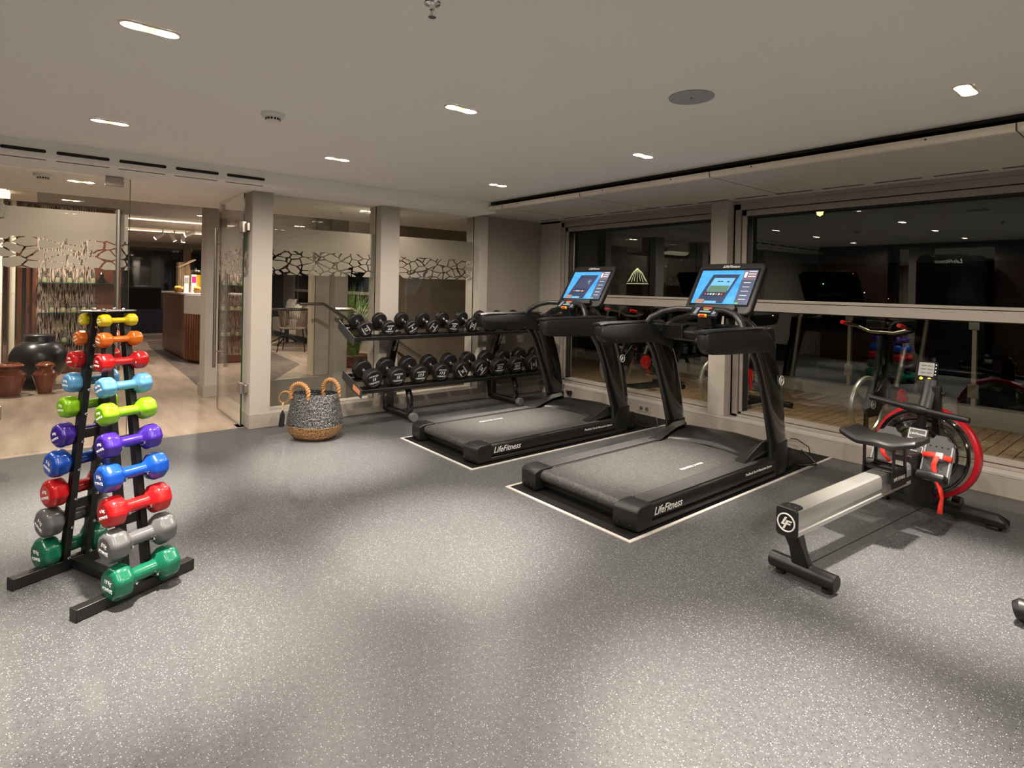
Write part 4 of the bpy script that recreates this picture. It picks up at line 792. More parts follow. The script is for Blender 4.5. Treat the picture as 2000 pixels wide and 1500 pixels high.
# ------------------------------------------------------------------ wall dumbbell rack
e = empty('dumbbell_rack', (-5.05, 3.39, 0), 'long black two-tier dumbbell rack in front of the glass partition', 'rack')
O = V((-5.05, 3.39, 0))
def Q(x, y, z): return V((x, y, z))-O
def shelf(x0, z0, x1, z1, y0, y1, nm, lip=0.05):
    q = MB(); d = V((x1-x0, 0, z1-z0)).normalized(); nn = V((-d.z, 0, d.x))
    if nn.z < 0: nn = -nn
    T = Matrix(((0, d.x, nn.x, x0-O.x), (1, 0, 0, y0-O.y), (0, d.z, nn.z, z0), (0, 0, 0, 1)))
    L = (V((x1, 0, z1))-V((x0, 0, z0))).length; w_ = y1-y0
    q.box(0, w_, 0, 0.012, -0.012, lip*0.5, T); q.box(0, w_, 0, L*0.36, -0.012, -0.004, T); q.box(0, w_, L*0.64, L, -0.012, -0.004, T); q.box(0, w_, L-0.012, L, -0.012, lip*0.4, T)
    s_ = q.build(nm, M_blk, e, bevel=0.003)
    poly = [(-0.015, -0.045), (L*0.5, -0.05), (L+0.02, -0.03), (L+0.02, 0.055), (-0.01, 0.03)]
    for yy in (0.0, w_):
        q = MB(); q.prism([(a, c) for a, c in poly], yy-0.003, yy+0.003, T @ Matrix(((0, 0, 1, 0), (1, 0, 0, 0), (0, 1, 0, 0), (0, 0, 0, 1))))
        q.build('end_plate', spatter('dark_grey_plate', (0.03, 0.03, 0.032), (0.04, 0.04, 0.042), 200, 0.4), s_, smooth=0)
    return T, L, s_
YA, YB = 2.20, 4.68
Tt, Lt, st_ = shelf(-4.93, 0.785, -5.27, 0.895, YA, YB, 'upper_shelf')
Tb_, Lb, sb_ = shelf(-4.80, 0.320, -5.20, 0.425, YA+0.02, YB, 'lower_shelf')
text('CAUTION', Tb_ @ frame((-0.0035, Lb*0.25, 0.0), (0, -1, 0), (0, 0, 1)), 0.03, M_wtxt, sb_, 'label_print')
MB().box(-0.0042, -0.0036, Lb*0.05, Lb*0.42, -0.03, 0.018, Tb_).build('warning_label', mat('orange_label', (0.65, 0.25, 0.12), 0.5), sb_, smooth=0)
# saddles under every dumbbell
def saddle(T, L, yloc, rr, par):
    for t in (0.17, 0.83):
        q = MB(); pts = arc(0, rr, rr+0.004, 215, 325, 8); pts2 = arc(0, rr, rr+0.012, 325, 215, 8)
        q.prism([(x, z) for x, z in pts]+[(x, z) for x, z in pts2], -0.02, 0.02, T @ Matrix(((1, 0, 0, yloc), (0, 0, 1, L*t), (0, 1, 0, 0.006), (0, 0, 0, 1))))
        q.build('saddle', M_blk, par, smooth=40)
for yy, nm in ((2.735, 'first'), (4.055, 'second')):
    q = MB(); q.tube([Q(-5.36, yy, 0.045), Q(-4.76, yy, 0.045)], 0.032, 16); ft = q.build('floor_tube', M_blk, e)
    q = MB(); q.tube([Q(-5.385, yy, 0.045), Q(-5.355, yy, 0.045)], 0.042, 16); q.tube([Q(-4.79, yy, 0.045), Q(-4.74, yy, 0.045)], 0.044, 16); q.build('tube_end', mat('grey_rubber_end', (0.09, 0.088, 0.085), 0.6), ft, bevel=0.006)
    q = MB(); q.loft([[Q(x, y, z) for x, y in ((xc-hx, yy-0.038), (xc+hx, yy-0.038), (xc+hx, yy+0.038), (xc-hx, yy+0.038))] for xc, z, hx in ((-5.275, 0.06, 0.050), (-5.275, 0.46, 0.050), (-5.22, 0.62, 0.045), (-5.13, 0.835, 0.042))]); po = q.build('post', M_gloss, e, bevel=0.012, seg=3)
    text('LIFE FITNESS', frame(Q(-5.130, yy, 0.715), (0.40, 0, 1), (0, 1, 0)), 0.030, M_silver, po, 'lettering', 0.3)
    q = MB(); q.tube([Q(-4.96, yy, 0.325), Q(-4.88, yy, 0.30), Q(-4.835, yy, 0.22), Q(-4.83, yy, 0.12), Q(-4.84, yy, 0.06)], 0.022, 12, sx=1.5); q.build('curved_brace', M_gloss, e)
# black rubber dumbbells
def black_db(name, rh, lh, gap, num, label, group):
    d = empty(name, (0, 0, 0), label, 'dumbbell', group)
    N = 12
    for sg in (-1, 1):
        q = MB(); T = frame((0, sg*gap/2, 0), (sg, 0, 0), (0, 0, 1)); T = Matrix(((1, 0, 0, 0), (0, 0, sg, sg*gap/2), (0, 1, 0, 0), (0, 0, 0, 1)))
        q.lathe([(rh*0.5, 0), (rh*0.92, 0.004), (rh, 0.012), (rh, lh-0.010), (rh*0.90, lh), (rh*0.72, lh), (rh*0.68, lh-0.006), (0.001, lh-0.006)], N, T @ TR((0, 0, 0), (0, 0, PI/12))); hd = q.build('head', M_rub, d, bevel=0.004, smooth=25)
        q = MB(); q.lathe([(0.023, -0.012), (0.023, 0.004)], 16, T); q.build('chrome_collar', M_chrome, hd)
        if sg < 0:
            Tx = frame((0, -(gap/2+lh-0.0055), 0), (1, 0, 0), (0, 0, 1)) 
            text('HAMMER', Tx @ TR((0, rh*0.36, 0)), rh*0.26, M_wtxt, hd, 'lettering'); text(num, Tx @ TR((0, 0.0, 0)), rh*0.44, M_wtxt, hd, 'weight_number', 0.15, bold=0.0004); text('STRENGTH', Tx @ TR((0, -rh*0.38, 0)), rh*0.24, M_wtxt, hd, 'lettering')
    q = MB(); q.tube([(0, -gap/2-0.004, 0), (0, -gap/2+0.02, 0), (0, 0, 0), (0, gap/2-0.02, 0), (0, gap/2+0.004, 0)], [0.014, 0.0145, 0.017, 0.0145, 0.014], 14); q.build('handle', M_chrome, d)
    return d
ords = ('first', 'second', 'third', 'fourth', 'fifth', 'sixth', 'seventh', 'eighth', 'ninth', 'tenth')
roll_t = (0.9, 0.0, -0.6, -1.05, 0.1, -1.4, -0.3, 0.6, 0.0, 0.3); roll_b = (-0.2, 0.0, 0.0, 0.08, 0.9, -1.0, -0.05, -0.1, 1.2, 0.3)
def place_row(T, L, y0, step, nums, rh, lh, gap, rolls, tier, sad, par):
    for k in range(10):
        d = black_db('black_dumbbell', rh[k], lh, gap, nums[k], 'black rubber dumbbell on the %s tier of the rack, %s from the left' % (tier, ords[k]), '%s tier dumbbells' % tier)
        yl = y0+step*k-(YA if sad else YA+0.02)
        c_ = T @ V((yl, L*0.5, rh[k]*0.925+0.014)) + O
        n_ = (T.to_3x3() @ V((0, 0, 1))).normalized(); dd = (T.to_3x3() @ V((0, 1, 0))).normalized()   # dd: front to back
        ya = dd; xa = V((0, 1, 0)); Tm = Matrix(((xa.x, ya.x, 0, c_.x), (xa.y, ya.y, 0, c_.y), (xa.z, ya.z, 0, c_.z), (0, 0, 0, 1)))
        z_ = xa.cross(ya)
        Tm = Matrix(((xa.x, ya.x, z_.x, c_.x), (xa.y, ya.y, z_.y, c_.y), (xa.z, ya.z, z_.z, c_.z), (0, 0, 0, 1)))
        d.matrix_world = Tm @ Matrix.Rotation(rolls[k], 4, 'Y')
        saddle(T, L, yl, rh[k], par)
place_row(Tt, Lt, 2.325, 0.2435, ('2.5', '2.5', '5', '5', '7.5', '7.5', '10', '10', '12.5', '12.5'), [0.074, 0.074, 0.075, 0.075, 0.076, 0.076, 0.077, 0.077, 0.078, 0.078], 0.062, 0.150, roll_t, 'upper', True, st_)
place_row(Tb_, Lb, 2.355, 0.2435, ('15', '15', '17.5', '17.5', '20', '20', '22.5', '22.5', '25', '25'), [0.090, 0.090, 0.091, 0.091, 0.092, 0.092, 0.093, 0.093, 0.094, 0.094], 0.090, 0.145, roll_b, 'lower', False, sb_)

# ------------------------------------------------------------------ dumbbell tower with coloured dumbbells
RZ = math.radians(24.26)
TC = V((-3.0191, 0.2244, 0))
e = empty('dumbbell_stand', TC, 'black A-frame stand of coloured dumbbells on the left', 'stand', None, RZ)
for sx_ in (-1, 1):
    q = MB(); q.box(sx_*0.236-0.0225, sx_*0.236+0.0225, -0.232, 0.228, 0.004, 0.049); fb = q.build('floor_bar', M_blk, e, bevel=0.002)
    q = MB(); q.box(sx_*0.236-0.024, sx_*0.236+0.024, -0.238, -0.229, 0.0, 0.050); fb2 = q.build('end_cap', M_rub, fb, bevel=0.002)
    q = MB(); q.box(sx_*0.236-0.024, sx_*0.236+0.024, 0.225, 0.234, 0.0, 0.050); q.build('end_cap', M_rub, fb, bevel=0.002)
    for y in (-0.043, 0.043):
        q = MB(); q.loft([[V((x, yy, z)) for x, yy in ((xc-hw, yc-0.013), (xc+hw, yc-0.013), (xc+hw, yc+0.013), (xc-hw, yc+0.013))] for xc, yc, z, hw in ((sx_*0.228, y, 0.045, 0.019), (sx_*0.036, y*0.95, 1.158, 0.019))]); po = q.build('post', M_blk, e, bevel=0.002)
    for z in (0.62, 0.30):
        q = MB(); xx = sx_*(0.236-0.177*z); q.box(xx-0.006, xx+0.004, -0.045, 0.045, z-0.02, z+0.02); q.build('cross_plate', M_blk, e, bevel=0.002)
MB().box(-0.214, 0.214, -0.02, 0.02, 0.006, 0.044).build('base_tie', M_blk, e, bevel=0.002)
q = MB(); q.prism([(0.085*math.cos(a), 0.105*math.sin(a)) for a in [2*PI*i/28 for i in range(28)]], 1.160, 1.165); tp = q.build('top_plate', M_blk, e, bevel=0.001)
for x, y in ((-0.035, -0.04), (-0.035, 0.04), (0.035, -0.04), (0.035, 0.04)): MB().lathe([(0.009, 1.165), (0.009, 1.169), (0.005, 1.174)], 6, TR((x, y, 0))).build('bolt', M_chrome, tp)
zs = [1.125, 1.045, 0.952, 0.852, 0.745, 0.622, 0.497, 0.365, 0.235, 0.095]
Ls = [0.150, 0.172, 0.198, 0.206, 0.219, 0.235, 0.262, 0.256, 0.272, 0.268]
rs = [0.028, 0.033, 0.040, 0.045, 0.049, 0.055, 0.060, 0.064, 0.067, 0.071]
cols = [('yellow', (0.75, 0.60, 0.005)), ('orange', (0.80, 0.17, 0.008)), ('red', (0.62, 0.012, 0.012)), ('light blue', (0.14, 0.42, 0.72)), ('lime green', (0.28, 0.62, 0.012)), ('violet', (0.055, 0.018, 0.33)), ('royal blue', (0.008, 0.085, 0.52)), ('deep red', (0.62, 0.012, 0.014)), ('grey', (0.14, 0.14, 0.145)), ('dark green', (0.008, 0.16, 0.085))]
def colour_db(L, rr, m, num):
    d = bpy.data.objects.new('coloured_dumbbell', None); COL.objects.link(d); d.empty_display_size = 0.05
    hl = L*0.30
    for sg in (-1, 1):
        T = Matrix(((1, 0, 0, 0), (0, 0, sg, sg*(L/2-hl)), (0, 1, 0, 0), (0, 0, 0, 1)))
        q = MB(); N = 40
        def rad_(a): x = ((a+PI/8) % (PI/4))-PI/8; return 0.92+0.08*(math.cos(PI/8)/math.cos(x)-math.cos(PI/8))/(1-math.cos(PI/8))
        rings = []
        for k_, h_ in ((0.38, -0.16), (0.50, -0.08), (0.70, 0.03), (0.86, 0.12), (0.96, 0.21), (1.0, 0.30), (1.005, 0.45), (1.0, 0.66), (0.975, 0.76), (0.91, 0.86), (0.80, 0.94), (0.66, 0.985), (0.60, 0.985), (0.02, 0.99)):
            rings.append([T @ V((rr*k_*(rad_(a) if k_ > 0.7 else 0.95)*math.cos(a), rr*k_*(rad_(a) if k_ > 0.7 else 0.95)*math.sin(a), hl*h_)) for a in [2*PI*i/N for i in range(N)]])
        q.loft(rings); h = q.build('head', m, d, smooth=75)
        if sg < 0:
            Tx = frame((0, -(L/2+0.0002), 0), (1, 0, 0), (0, 0, 1)); text(num, Tx @ TR((0, rr*0.2, 0)), rr*0.30, M_wtxt, h, 'weight_number'); text('POWER', Tx @ TR((0, -rr*0.22, 0)), rr*0.26, M_wtxt, h, 'lettering')
    q = MB(); q.tube([(0, -L/2+hl*0.85, 0), (0, -L/2+hl*1.3, 0), (0, 0, 0), (0, L/2-hl*1.3, 0), (0, L/2-hl*0.85, 0)], [rr*0.48, rr*0.42, rr*0.44, rr*0.42, rr*0.48], 16); q.build('grip', m, d)
    return d
nums = ('1 kg', '1.5 kg', '2 kg', '2.5 kg', '3 kg', '4 kg', '5 kg', '6 kg', '8 kg', '10 kg')
for i, (z, L, rr, (cn, cc_)) in enumerate(zip(zs, Ls, rs, cols)):
    m = mat('vinyl_'+cn.replace(' ', '_'), tuple(v*0.54 for v in cc_), 0.24, coat=0.25); first = None
    for sx_ in (1, -1):
        d = colour_db(L, rr, m, nums[i]) if first is None else copy_tree(first)
        if first is None: first = d
        off = (0.236-0.177*z+0.020+rr*0.38)*sx_
        d.matrix_world = TR((TC.x, TC.y, 0), (0, 0, RZ)) @ TR((off, 0, z), (0, random.uniform(-.5, .5), 0))
        tag(d, '%s dumbbell on the %s side of the coloured stand%s' % ({'red': 'upper red', 'deep red': 'lower red'}.get(cn, cn), 'near' if sx_ > 0 else 'far', ''), 'dumbbell', 'coloured dumbbells on the A-frame stand')
        for y in (-0.043, 0.043):   # chrome cradle wire
            xo = sx_*(0.236-0.177*z+0.016); q = MB(); zb = z-rr*0.42-0.004
            q.tube([(xo-sx_*0.006, y, zb-0.012), (xo, y, zb-0.006), (off, y, zb), (off+sx_*rr*0.40, y, zb+0.006), (off+sx_*(rr*0.40+0.006), y, zb+0.014)], 0.0035, 8)
            q.lathe([(0.001, -0.006), (0.006, -0.004), (0.006, 0.004), (0.001, 0.006)], 8, TR((off+sx_*(rr*0.40+0.006), y, zb+0.014))); q.lathe([(0.007, 0), (0.007, 0.004)], 8, frame((xo-sx_*0.0, y, zb-0.02), (0, 1, 0), (0, 0, sx_)))
            q.build('chrome_cradle', M_chrome, e)
        for y in (-0.043, 0.043):
            q = MB(); xo = sx_*(0.236-0.177*z-0.026); q.lathe([(0.007, 0), (0.007, 0.004), (0.004, 0.006)], 6, frame((xo, y, z-0.03), (0, 1, 0), (0, 0, -sx_))); q.build('bolt', M_chrome, e)

# ------------------------------------------------------------------ woven basket
BX = V((-4.77, 1.795, 0))
e = empty('woven_basket', BX, 'woven basket, black above and straw below, on the floor before the glass partition', 'basket', None, math.radians(38))
def weave(name, c1, c2, c3, sc):
    m = mat(name, c1, 0.75); vec = coords(m, (1, 1, 1)); n, l, b_ = nodes(m)
    wv = n.new('ShaderNodeTexWave'); wv.bands_direction = 'Z'; wv.inputs['Scale'].default_value = sc; wv.inputs['Distortion'].default_value = 2.0; wv.inputs['Detail'].default_value = 2; wv.inputs['Detail Scale'].default_value = 3; l.new(vec, wv.inputs['Vector'])
    vo = voro(m, coords(m, (1, 1, 2.6)), sc*3.4); mm = n.new('ShaderNodeMath'); mm.operation = 'MULTIPLY'; l.new(wv.outputs['Fac'], mm.inputs[0]); l.new(vo, mm.inputs[1])
    setcol(m, ramp(m, mm.outputs[0], [(0.18, c1), (0.44, c2), (0.58, c3)])); bump(m, mm.outputs[0], 0.8, 0.004); return m
M_bk = weave('black_woven_straw', (0.004, 0.004, 0.004), (0.008, 0.008, 0.008), (0.30, 0.30, 0.29), 30); M_st = weave('natural_straw', (0.10, 0.045, 0.015), (0.42, 0.22, 0.09), (0.70, 0.45, 0.22), 26)
def ell(z, a, c, n=40): return [V((a*math.copysign(abs(math.cos(t))**0.85, math.cos(t)), c*math.copysign(abs(math.sin(t))**0.85, math.sin(t)), z)) for t in [2*PI*i/n for i in range(n)]]
q = MB(); q.loft([ell(z, a, c) for z, a, c in ((0.0, 0.135, 0.115), (0.006, 0.16, 0.14), (0.03, 0.19, 0.165), (0.07, 0.215, 0.185), (0.118, 0.228, 0.195))], cap=True); q.build('straw_base', M_st, e, smooth=60)
q = MB(); q.loft([ell(z, a, c) for z, a, c in ((0.118, 0.228, 0.195), (0.17, 0.224, 0.190), (0.24, 0.212, 0.172), (0.32, 0.198, 0.145), (0.375, 0.192, 0.120), (0.378, 0.186, 0.114), (0.32, 0.190, 0.138), (0.2, 0.21, 0.18))], cap=False); q.build('black_body', M_bk, e, smooth=60)
for y, x0, x1, h, ln in ((-0.125, -0.125, 0.035, 0.075, -0.01), (0.10, -0.01, 0.15, 0.085, 0.02)):
    pass
def bhandle(xa, ya, xb, yb, top):
    pts = [V((xa, ya, 0.335)), V((xa, ya, 0.385))]+[V(((xa+xb)/2+(xa-xb)/2*math.cos(PI*t/12), (ya+yb)/2+(ya-yb)/2*math.cos(PI*t/12), 0.39+top*math.sin(PI*t/12))) for t in range(1, 12)]+[V((xb, yb, 0.385)), V((xb, yb, 0.335))]
    q = MB(); q.tube(pts, 0.014, 10)
    # plaited wrap
    for k in range(2):
        hx = [];  n_ = 60
        for i in range(n_+1):
            t = i/n_*(len(pts)-1); a = min(int(t), len(pts)-2); p = pts[a].lerp(pts[a+1], t-a); dd = (pts[a+1]-pts[a]).normalized(); s1 = dd.cross(V((0.3, 1, 0.1))).normalized(); s2 = dd.cross(s1); ang = t*3.6+k*PI
            hx.append(p+(s1*math.cos(ang)+s2*math.sin(ang))*0.013)
        q.tube(hx, 0.0075, 6)
    q.build('handle', mat('plaited_straw', (0.36, 0.18, 0.065), 0.7), e)
bhandle(-0.165, -0.10, 0.01, -0.125, 0.075); bhandle(0.0, 0.12, 0.165, 0.085, 0.085)
q = MB(); q.tube([V((-0.215+0.050*math.cos(2*PI*i/24), -0.115-0.012*math.sin(2*PI*i/24), 0.345+0.048*math.sin(2*PI*i/24)+0.02*math.cos(2*PI*i/24))) for i in range(24)], 0.0065, 8, close=True); q.build('straw_ring', MATS['plaited_straw'], e)
q = MB(); q.tube([(-0.225, -0.115, 0.300), (-0.228, -0.12, 0.232)], 0.004, 6)
for z in (0.288, 0.272, 0.256, 0.242): q.lathe([(0.002, -0.008), (0.009, -0.004), (0.009, 0.004), (0.002, 0.008)], 10, TR((-0.227, -0.118, z)))
q.build('wooden_beads', mat('pale_bead', (0.55, 0.38, 0.24), 0.5), e)
q = MB()
for k in range(26):
    a = 2*PI*k/26; r1 = 0.012+0.008*(k % 2); q.tube([(-0.228, -0.12, 0.236), (-0.228+r1*0.8*math.cos(a), -0.122+r1*0.8*math.sin(a), 0.20), (-0.232+r1*math.cos(a), -0.13+r1*math.sin(a), 0.10+0.01*(k % 3))], 0.0035, 5)
q.build('tassel', mat('black_thread', (0.006, 0.006, 0.006), 0.8), e)

# ------------------------------------------------------------------ rowing machine
e = empty('rowing_machine', (-1.14, 2.66, 0), 'rowing machine with a silver rail and a red rimmed water tank', 'rowing machine', None, math.radians(-4.6))
q = MB(); q.tube([(-0.145, 0, 0.052), (0.150, 0, 0.052)], 0.036, 20, sy=1.0); rf = q.build('rear_foot', M_satin, e, bevel=0.003)
for x in (-0.10, 0.11): MB().lathe([(0.022, 0), (0.022, 0.018)], 16, TR((x, 0, 0))).build('foot_pad', M_rub, rf)
q = MB(); q.loft([[V((x, y, z)) for x, y in ((-wx, yc-wy), (wx, yc-wy), (wx, yc+wy), (-wx, yc+wy))] for yc, z, wx, wy in ((0.0, 0.075, 0.040, 0.026), (-0.04, 0.16, 0.032, 0.024), (-0.085, 0.245, 0.034, 0.032))]); q.build('rear_leg', M_satin, e, bevel=0.008)
rp = [(-0.046, 0.245), (-0.034, 0.238), (0.034, 0.238), (0.046, 0.245), (0.046, 0.262), (0.041, 0.266), (0.041, 0.285), (0.046, 0.289), (0.046, 0.335), (0.042, 0.35), (0.030, 0.356), (-0.030, 0.356), (-0.042, 0.35), (-0.046, 0.335), (-0.046, 0.289), (-0.041, 0.285), (-0.041, 0.266), (-0.046, 0.262)]
q = MB(); q.loft([[V((x, y, z+(y+0.13)*0.022)) for x, z in rp] for y in (-0.13, 1.02)]); q.build('slide_rail', M_alu, e, smooth=25)
q = MB(); q.loft([[V((x*1.06, y, 0.297+(z-0.297)*1.05)) for x, z in ((-0.046, 0.25), (-0.034, 0.236), (0.034, 0.236), (0.046, 0.25), (0.046, 0.348), (0.036, 0.358), (-0.036, 0.358), (-0.046, 0.348))] for y in (-0.142, -0.128)]); cp_ = q.build('rail_end_cap', M_satin, e, bevel=0.004)
emblem(frame((0, -0.1425, 0.297), (1, 0, 0), (0, 0, 1)), 0.038, M_silver, cp_)
q = MB(); q.prism([(-0.040, -0.128), (0.040, -0.128), (0.040, -0.085)]+[(0.040*math.cos(math.radians(a)), -0.085+0.028*math.sin(math.radians(a))) for a in range(10, 180, 20)]+[(-0.040, -0.085)], 0.3563, 0.3595); ct = q.build('rail_stop_plate', M_satin, e, bevel=0.001)
for x in (-0.014, 0.018): MB().lathe([(0.006, 0.3595), (0.006, 0.362), (0.003, 0.363)], 8, TR((x, -0.098, 0))).build('screw', M_chrome, ct)
# seat
SY = 0.80
q = MB(); top = []; n_ = 20
def seat_ring(yf, dz, sc):
    return [V((0.182*sc*t, SY+yf*(1-0.12*abs(t)**3)-0.03*(1-t*t), 0.548+dz+0.020*abs(t)**2.2-0.010*math.exp(-((abs(t)-0.45)/0.25)**2))) for t in [-1+2*i/n_ for i in range(n_+1)]]
rA = [seat_ring(-0.115, -0.030, 1.0), seat_ring(-0.125, -0.008, 1.0), seat_ring(-0.105, 0.006, 0.98), seat_ring(0.0, 0.0, 0.98), seat_ring(0.095, 0.006, 0.95), seat_ring(0.115, -0.008, 0.96), seat_ring(0.110, -0.030, 0.95)]
vs = [p for g in rA for p in g]; k = n_+1
fs = [(i*k+j, i*k+j+1, (i+1)*k+j+1, (i+1)*k+j) for i in range(6) for j in range(n_)]+[tuple(range(k))+tuple(6*k+j for j in range(k-1, -1, -1)), tuple(i*k for i in range(7)), tuple(i*k+n_ for i in range(7))]
q.add(vs, fs); st = q.build('seat', M_rub, e, bevel=0.006, smooth=50)
q = MB(); q.box(-0.075, 0.075, SY-0.08, SY+0.09, 0.505, 0.518)
for sx_ in (-1, 1):
    q.box(sx_*0.07-0.004, sx_*0.07+0.004, SY-0.075, SY-0.05, 0.36, 0.51); q.box(sx_*0.07-0.004, sx_*0.07+0.004, SY+0.06, SY+0.085, 0.36, 0.51); q.box(sx_*0.07-0.004, sx_*0.07+0.004, SY-0.08, SY+0.09, 0.30, 0.39)
q.build('seat_carriage', M_satin, e, bevel=0.002)
for y in (-0.05, 0.06): q = MB(); q.tube([(-0.072, SY+y, 0.385), (0.072, SY+y, 0.385)], 0.013, 14); q.build('roller', M_gloss, e)
text('LIFE FITNESS', frame((0.0745, SY+0.0, 0.345), (0, 1, 0), (0, 0, 1)), 0.024, M_silver, e, 'lettering', 0.2)
# front frame and bar
q = MB(); q.loft([[V((x, y, z)) for x, z in ((-0.045, zb), (0.045, zb), (0.045, zt), (-0.045, zt))] for y, zb, zt in ((0.96, 0.22, 0.36), (1.20, 0.10, 0.30), (1.46, 0.075, 0.16), (1.60, 0.075, 0.13))]); q.build('front_frame', M_satin, e, bevel=0.01)
q = MB(); q.loft([[V((x+sx_*0.03*(1 if z > 0.06 else -0.6), 1.50+y, z)) for y, z in ((-0.036, 0.02), (0.036, 0.02), (0.040, 0.055), (0.022, 0.084), (-0.022, 0.084), (-0.040, 0.055))] for x, sx_ in ((-0.315, 1), (-0.28, 0.0), (0.28, 0.0), (0.325, -1))]); fb = q.build('front_bar', M_satin, e, bevel=0.006)
for sx_ in (-1, 1): MB().box(sx_*0.28-0.03, sx_*0.28+0.03, 1.465, 1.535, 0, 0.02).build('foot_pad', M_rub, fb, bevel=0.004)
q = MB(); q.tube([(-0.02, 0.02, 0.045), (-0.02, 1.40, 0.045)], 0.0022, 6); q.build('tension_cord', M_blackgap, e)
q = MB(); q.tube([(0.06, 1.60, 0.055), (0.10, 1.60, 0.055)], 0.045, 18); q.build('transport_wheel', M_gloss, e)
# water tank
TT = TR((-0.035, 1.40, 0.375), (PI/2-math.radians(8), 0, 0))
q = MB(); q.lathe([(0.262, -0.075), (0.270, -0.070), (0.270, -0.020), (0.262, -0.012), (0.246, -0.012), (0.243, -0.045), (0.246, -0.075), (0.262, -0.075)], 56, TT, cap=False); q.build('red_rim', mat('red_rim_paint', (0.36, 0.004, 0.012), 0.3), e, smooth=35)
q = MB(); q.lathe([(0.001, -0.060), (0.242, -0.060), (0.242, -0.050), (0.001, -0.050)], 56, TT); tk = q.build('tank_back', M_clear, e, smooth=35)
q = MB(); q.lathe([(0.246, -0.03), (0.250, 0.0), (0.240, 0.030), (0.215, 0.048), (0.12, 0.055), (0.05, 0.060)], 56, TT, cap=False); q.build('tank_shell', M_clear, e, smooth=60)
for r_, z_, w_ in ((0.232, 0.032, 0.010), (0.185, 0.050, 0.008), (0.135, 0.055, 0.004)):
    q = MB(); q.tube([TT @ V((r_*math.cos(2*PI*i/40), r_*math.sin(2*PI*i/40), z_)) for i in range(40)], w_, 8, close=True); q.build('tank_ring', M_gloss, tk)
q = MB()
for k in range(7):
    a = 2*PI*k/7+0.4; q.box(0.05, 0.21, -0.003, 0.003, -0.035, 0.03, TT @ TR((0, 0, 0), (0.5, 0, a)))
q.build('paddle', M_clear, tk, smooth=0)
q = MB(); q.lathe([(0.05, -0.05), (0.055, 0.06), (0.03, 0.075)], 24, TT); q.build('tank_hub', M_satin, tk)
q = MB(); q.prism([(0.222*math.cos(math.radians(a)), 0.222*math.sin(math.radians(a))) for a in range(-170, -9, 10)], -0.046, 0.02, TT); q.build('water', mat('dark_water', (0.02, 0.025, 0.025), 0.05, spec=0.8), tk, smooth=40)
# foot plates
q = MB(); q.box(-0.05, 0.05, 1.02, 1.16, 0.22, 0.42); q.build('plate_support', M_satin, e, bevel=0.01)
M_plate = spatter('grey_foot_plastic', (0.035, 0.036, 0.038), (0.055, 0.056, 0.058), 300, 0.5, 0.3)
mlab = mat('plate_label', (0.06, 0.06, 0.06), 0.5)
th = math.radians(62)
for sx_ in (-1, 1):
    T = frame((sx_*0.125+0.0, 1.135, 0.415), (1, 0, 0), (0, math.cos(th), math.sin(th)))
    q = MB(); q.prism([(-0.062, -0.135), (0.062, -0.135), (0.066, 0.075), (0.060, 0.095), (0.035, 0.105), (0.025, 0.125), (-0.025, 0.125), (-0.035, 0.105), (-0.060, 0.095), (-0.066, 0.075)], -0.012, 0.0, T); fp = q.build('foot_plate', M_plate, e, bevel=0.004)
    for xa_ in (0.058, -0.066): q = MB(); q.box(xa_, xa_+0.008, -0.12, 0.07, -0.03, 0.004, T); q.build('plate_edge', mat('pale_edge', (0.28, 0.30, 0.31), 0.4), fp, bevel=0.002)
    q = MB(); q.tube([T @ V((x, -0.120, z)) for x, z in ((-0.06, 0.0), (-0.055, 0.05), (0, 0.065), (0.055, 0.05), (0.06, 0.0))], 0.012, 8, sy=2.0); q.build('heel_cup', M_satin, fp)
    q = MB()
    for k in range(4): q.lathe([(0.005, 0), (0.005, 0.002)], 10, T @ TR((-0.04+0.027*k, 0.06, 0)))
    q.build('hole', M_blackgap, fp, smooth=0)
    q = MB(); pts = [(-0.068, 0.0, -0.01), (-0.066, 0.0, 0.012), (-0.02, 0.0, 0.040), (0.02, 0.0, 0.040), (0.066, 0.0, 0.012), (0.068, 0.0, -0.01)]
    vs = []
    for x, y, z in pts: vs += [T @ V((x, y-0.014, z)), T @ V((x, y+0.014, z))]
    q.add(vs, [(2*i, 2*i+1, 2*i+3, 2*i+2) for i in range(5)]); o = q.build('red_strap', mat('red_webbing', (0.72, 0.035, 0.02), 0.6), fp, smooth=30); so = o.modifiers.new('t', 'SOLIDIFY'); so.thickness = 0.002
    q = MB(); q.box(0.005, 0.04, -0.018, 0.018, 0.036, 0.048, T); q.build('buckle', mat('grey_buckle', (0.30, 0.33, 0.34), 0.4), fp, bevel=0.003)
    p0 = T @ V((0.02, 0.0, 0.044)); zf = 0.13 if sx_ > 0 else 0.30
    vs = []
    for t, dx, ang in ((0, 0, 0.2), (0.15, -0.012, 0.1), (0.35, -0.006, 0.4), (0.55, 0.014, 0.7), (0.72, 0.022, 1.2), (0.86, 0.016, 0.8), (1, 0.016, 0.3)):
        c_ = V((p0.x+dx, p0.y-0.02-0.012*math.sin(t*6), p0.z+(zf-p0.z)*t)); w1 = V((math.cos(ang), math.sin(ang), 0))*0.012; vs += [c_-w1, c_+w1]
    q = MB(); q.add(vs, [(2*i, 2*i+1, 2*i+3, 2*i+2) for i in range(6)]); o = q.build('strap_tail', MATS['red_webbing'], fp, smooth=40); so = o.modifiers.new('t', 'SOLIDIFY'); so.thickness = 0.002
T = frame((0.0, 1.20, 0.47), (1, 0, 0), (0, math.cos(th), math.sin(th)))
q = MB(); q.box(-0.048, 0.048, -0.11, 0.075, -0.01, 0, T); lp = q.build('centre_plate', mlab, e, bevel=0.002)
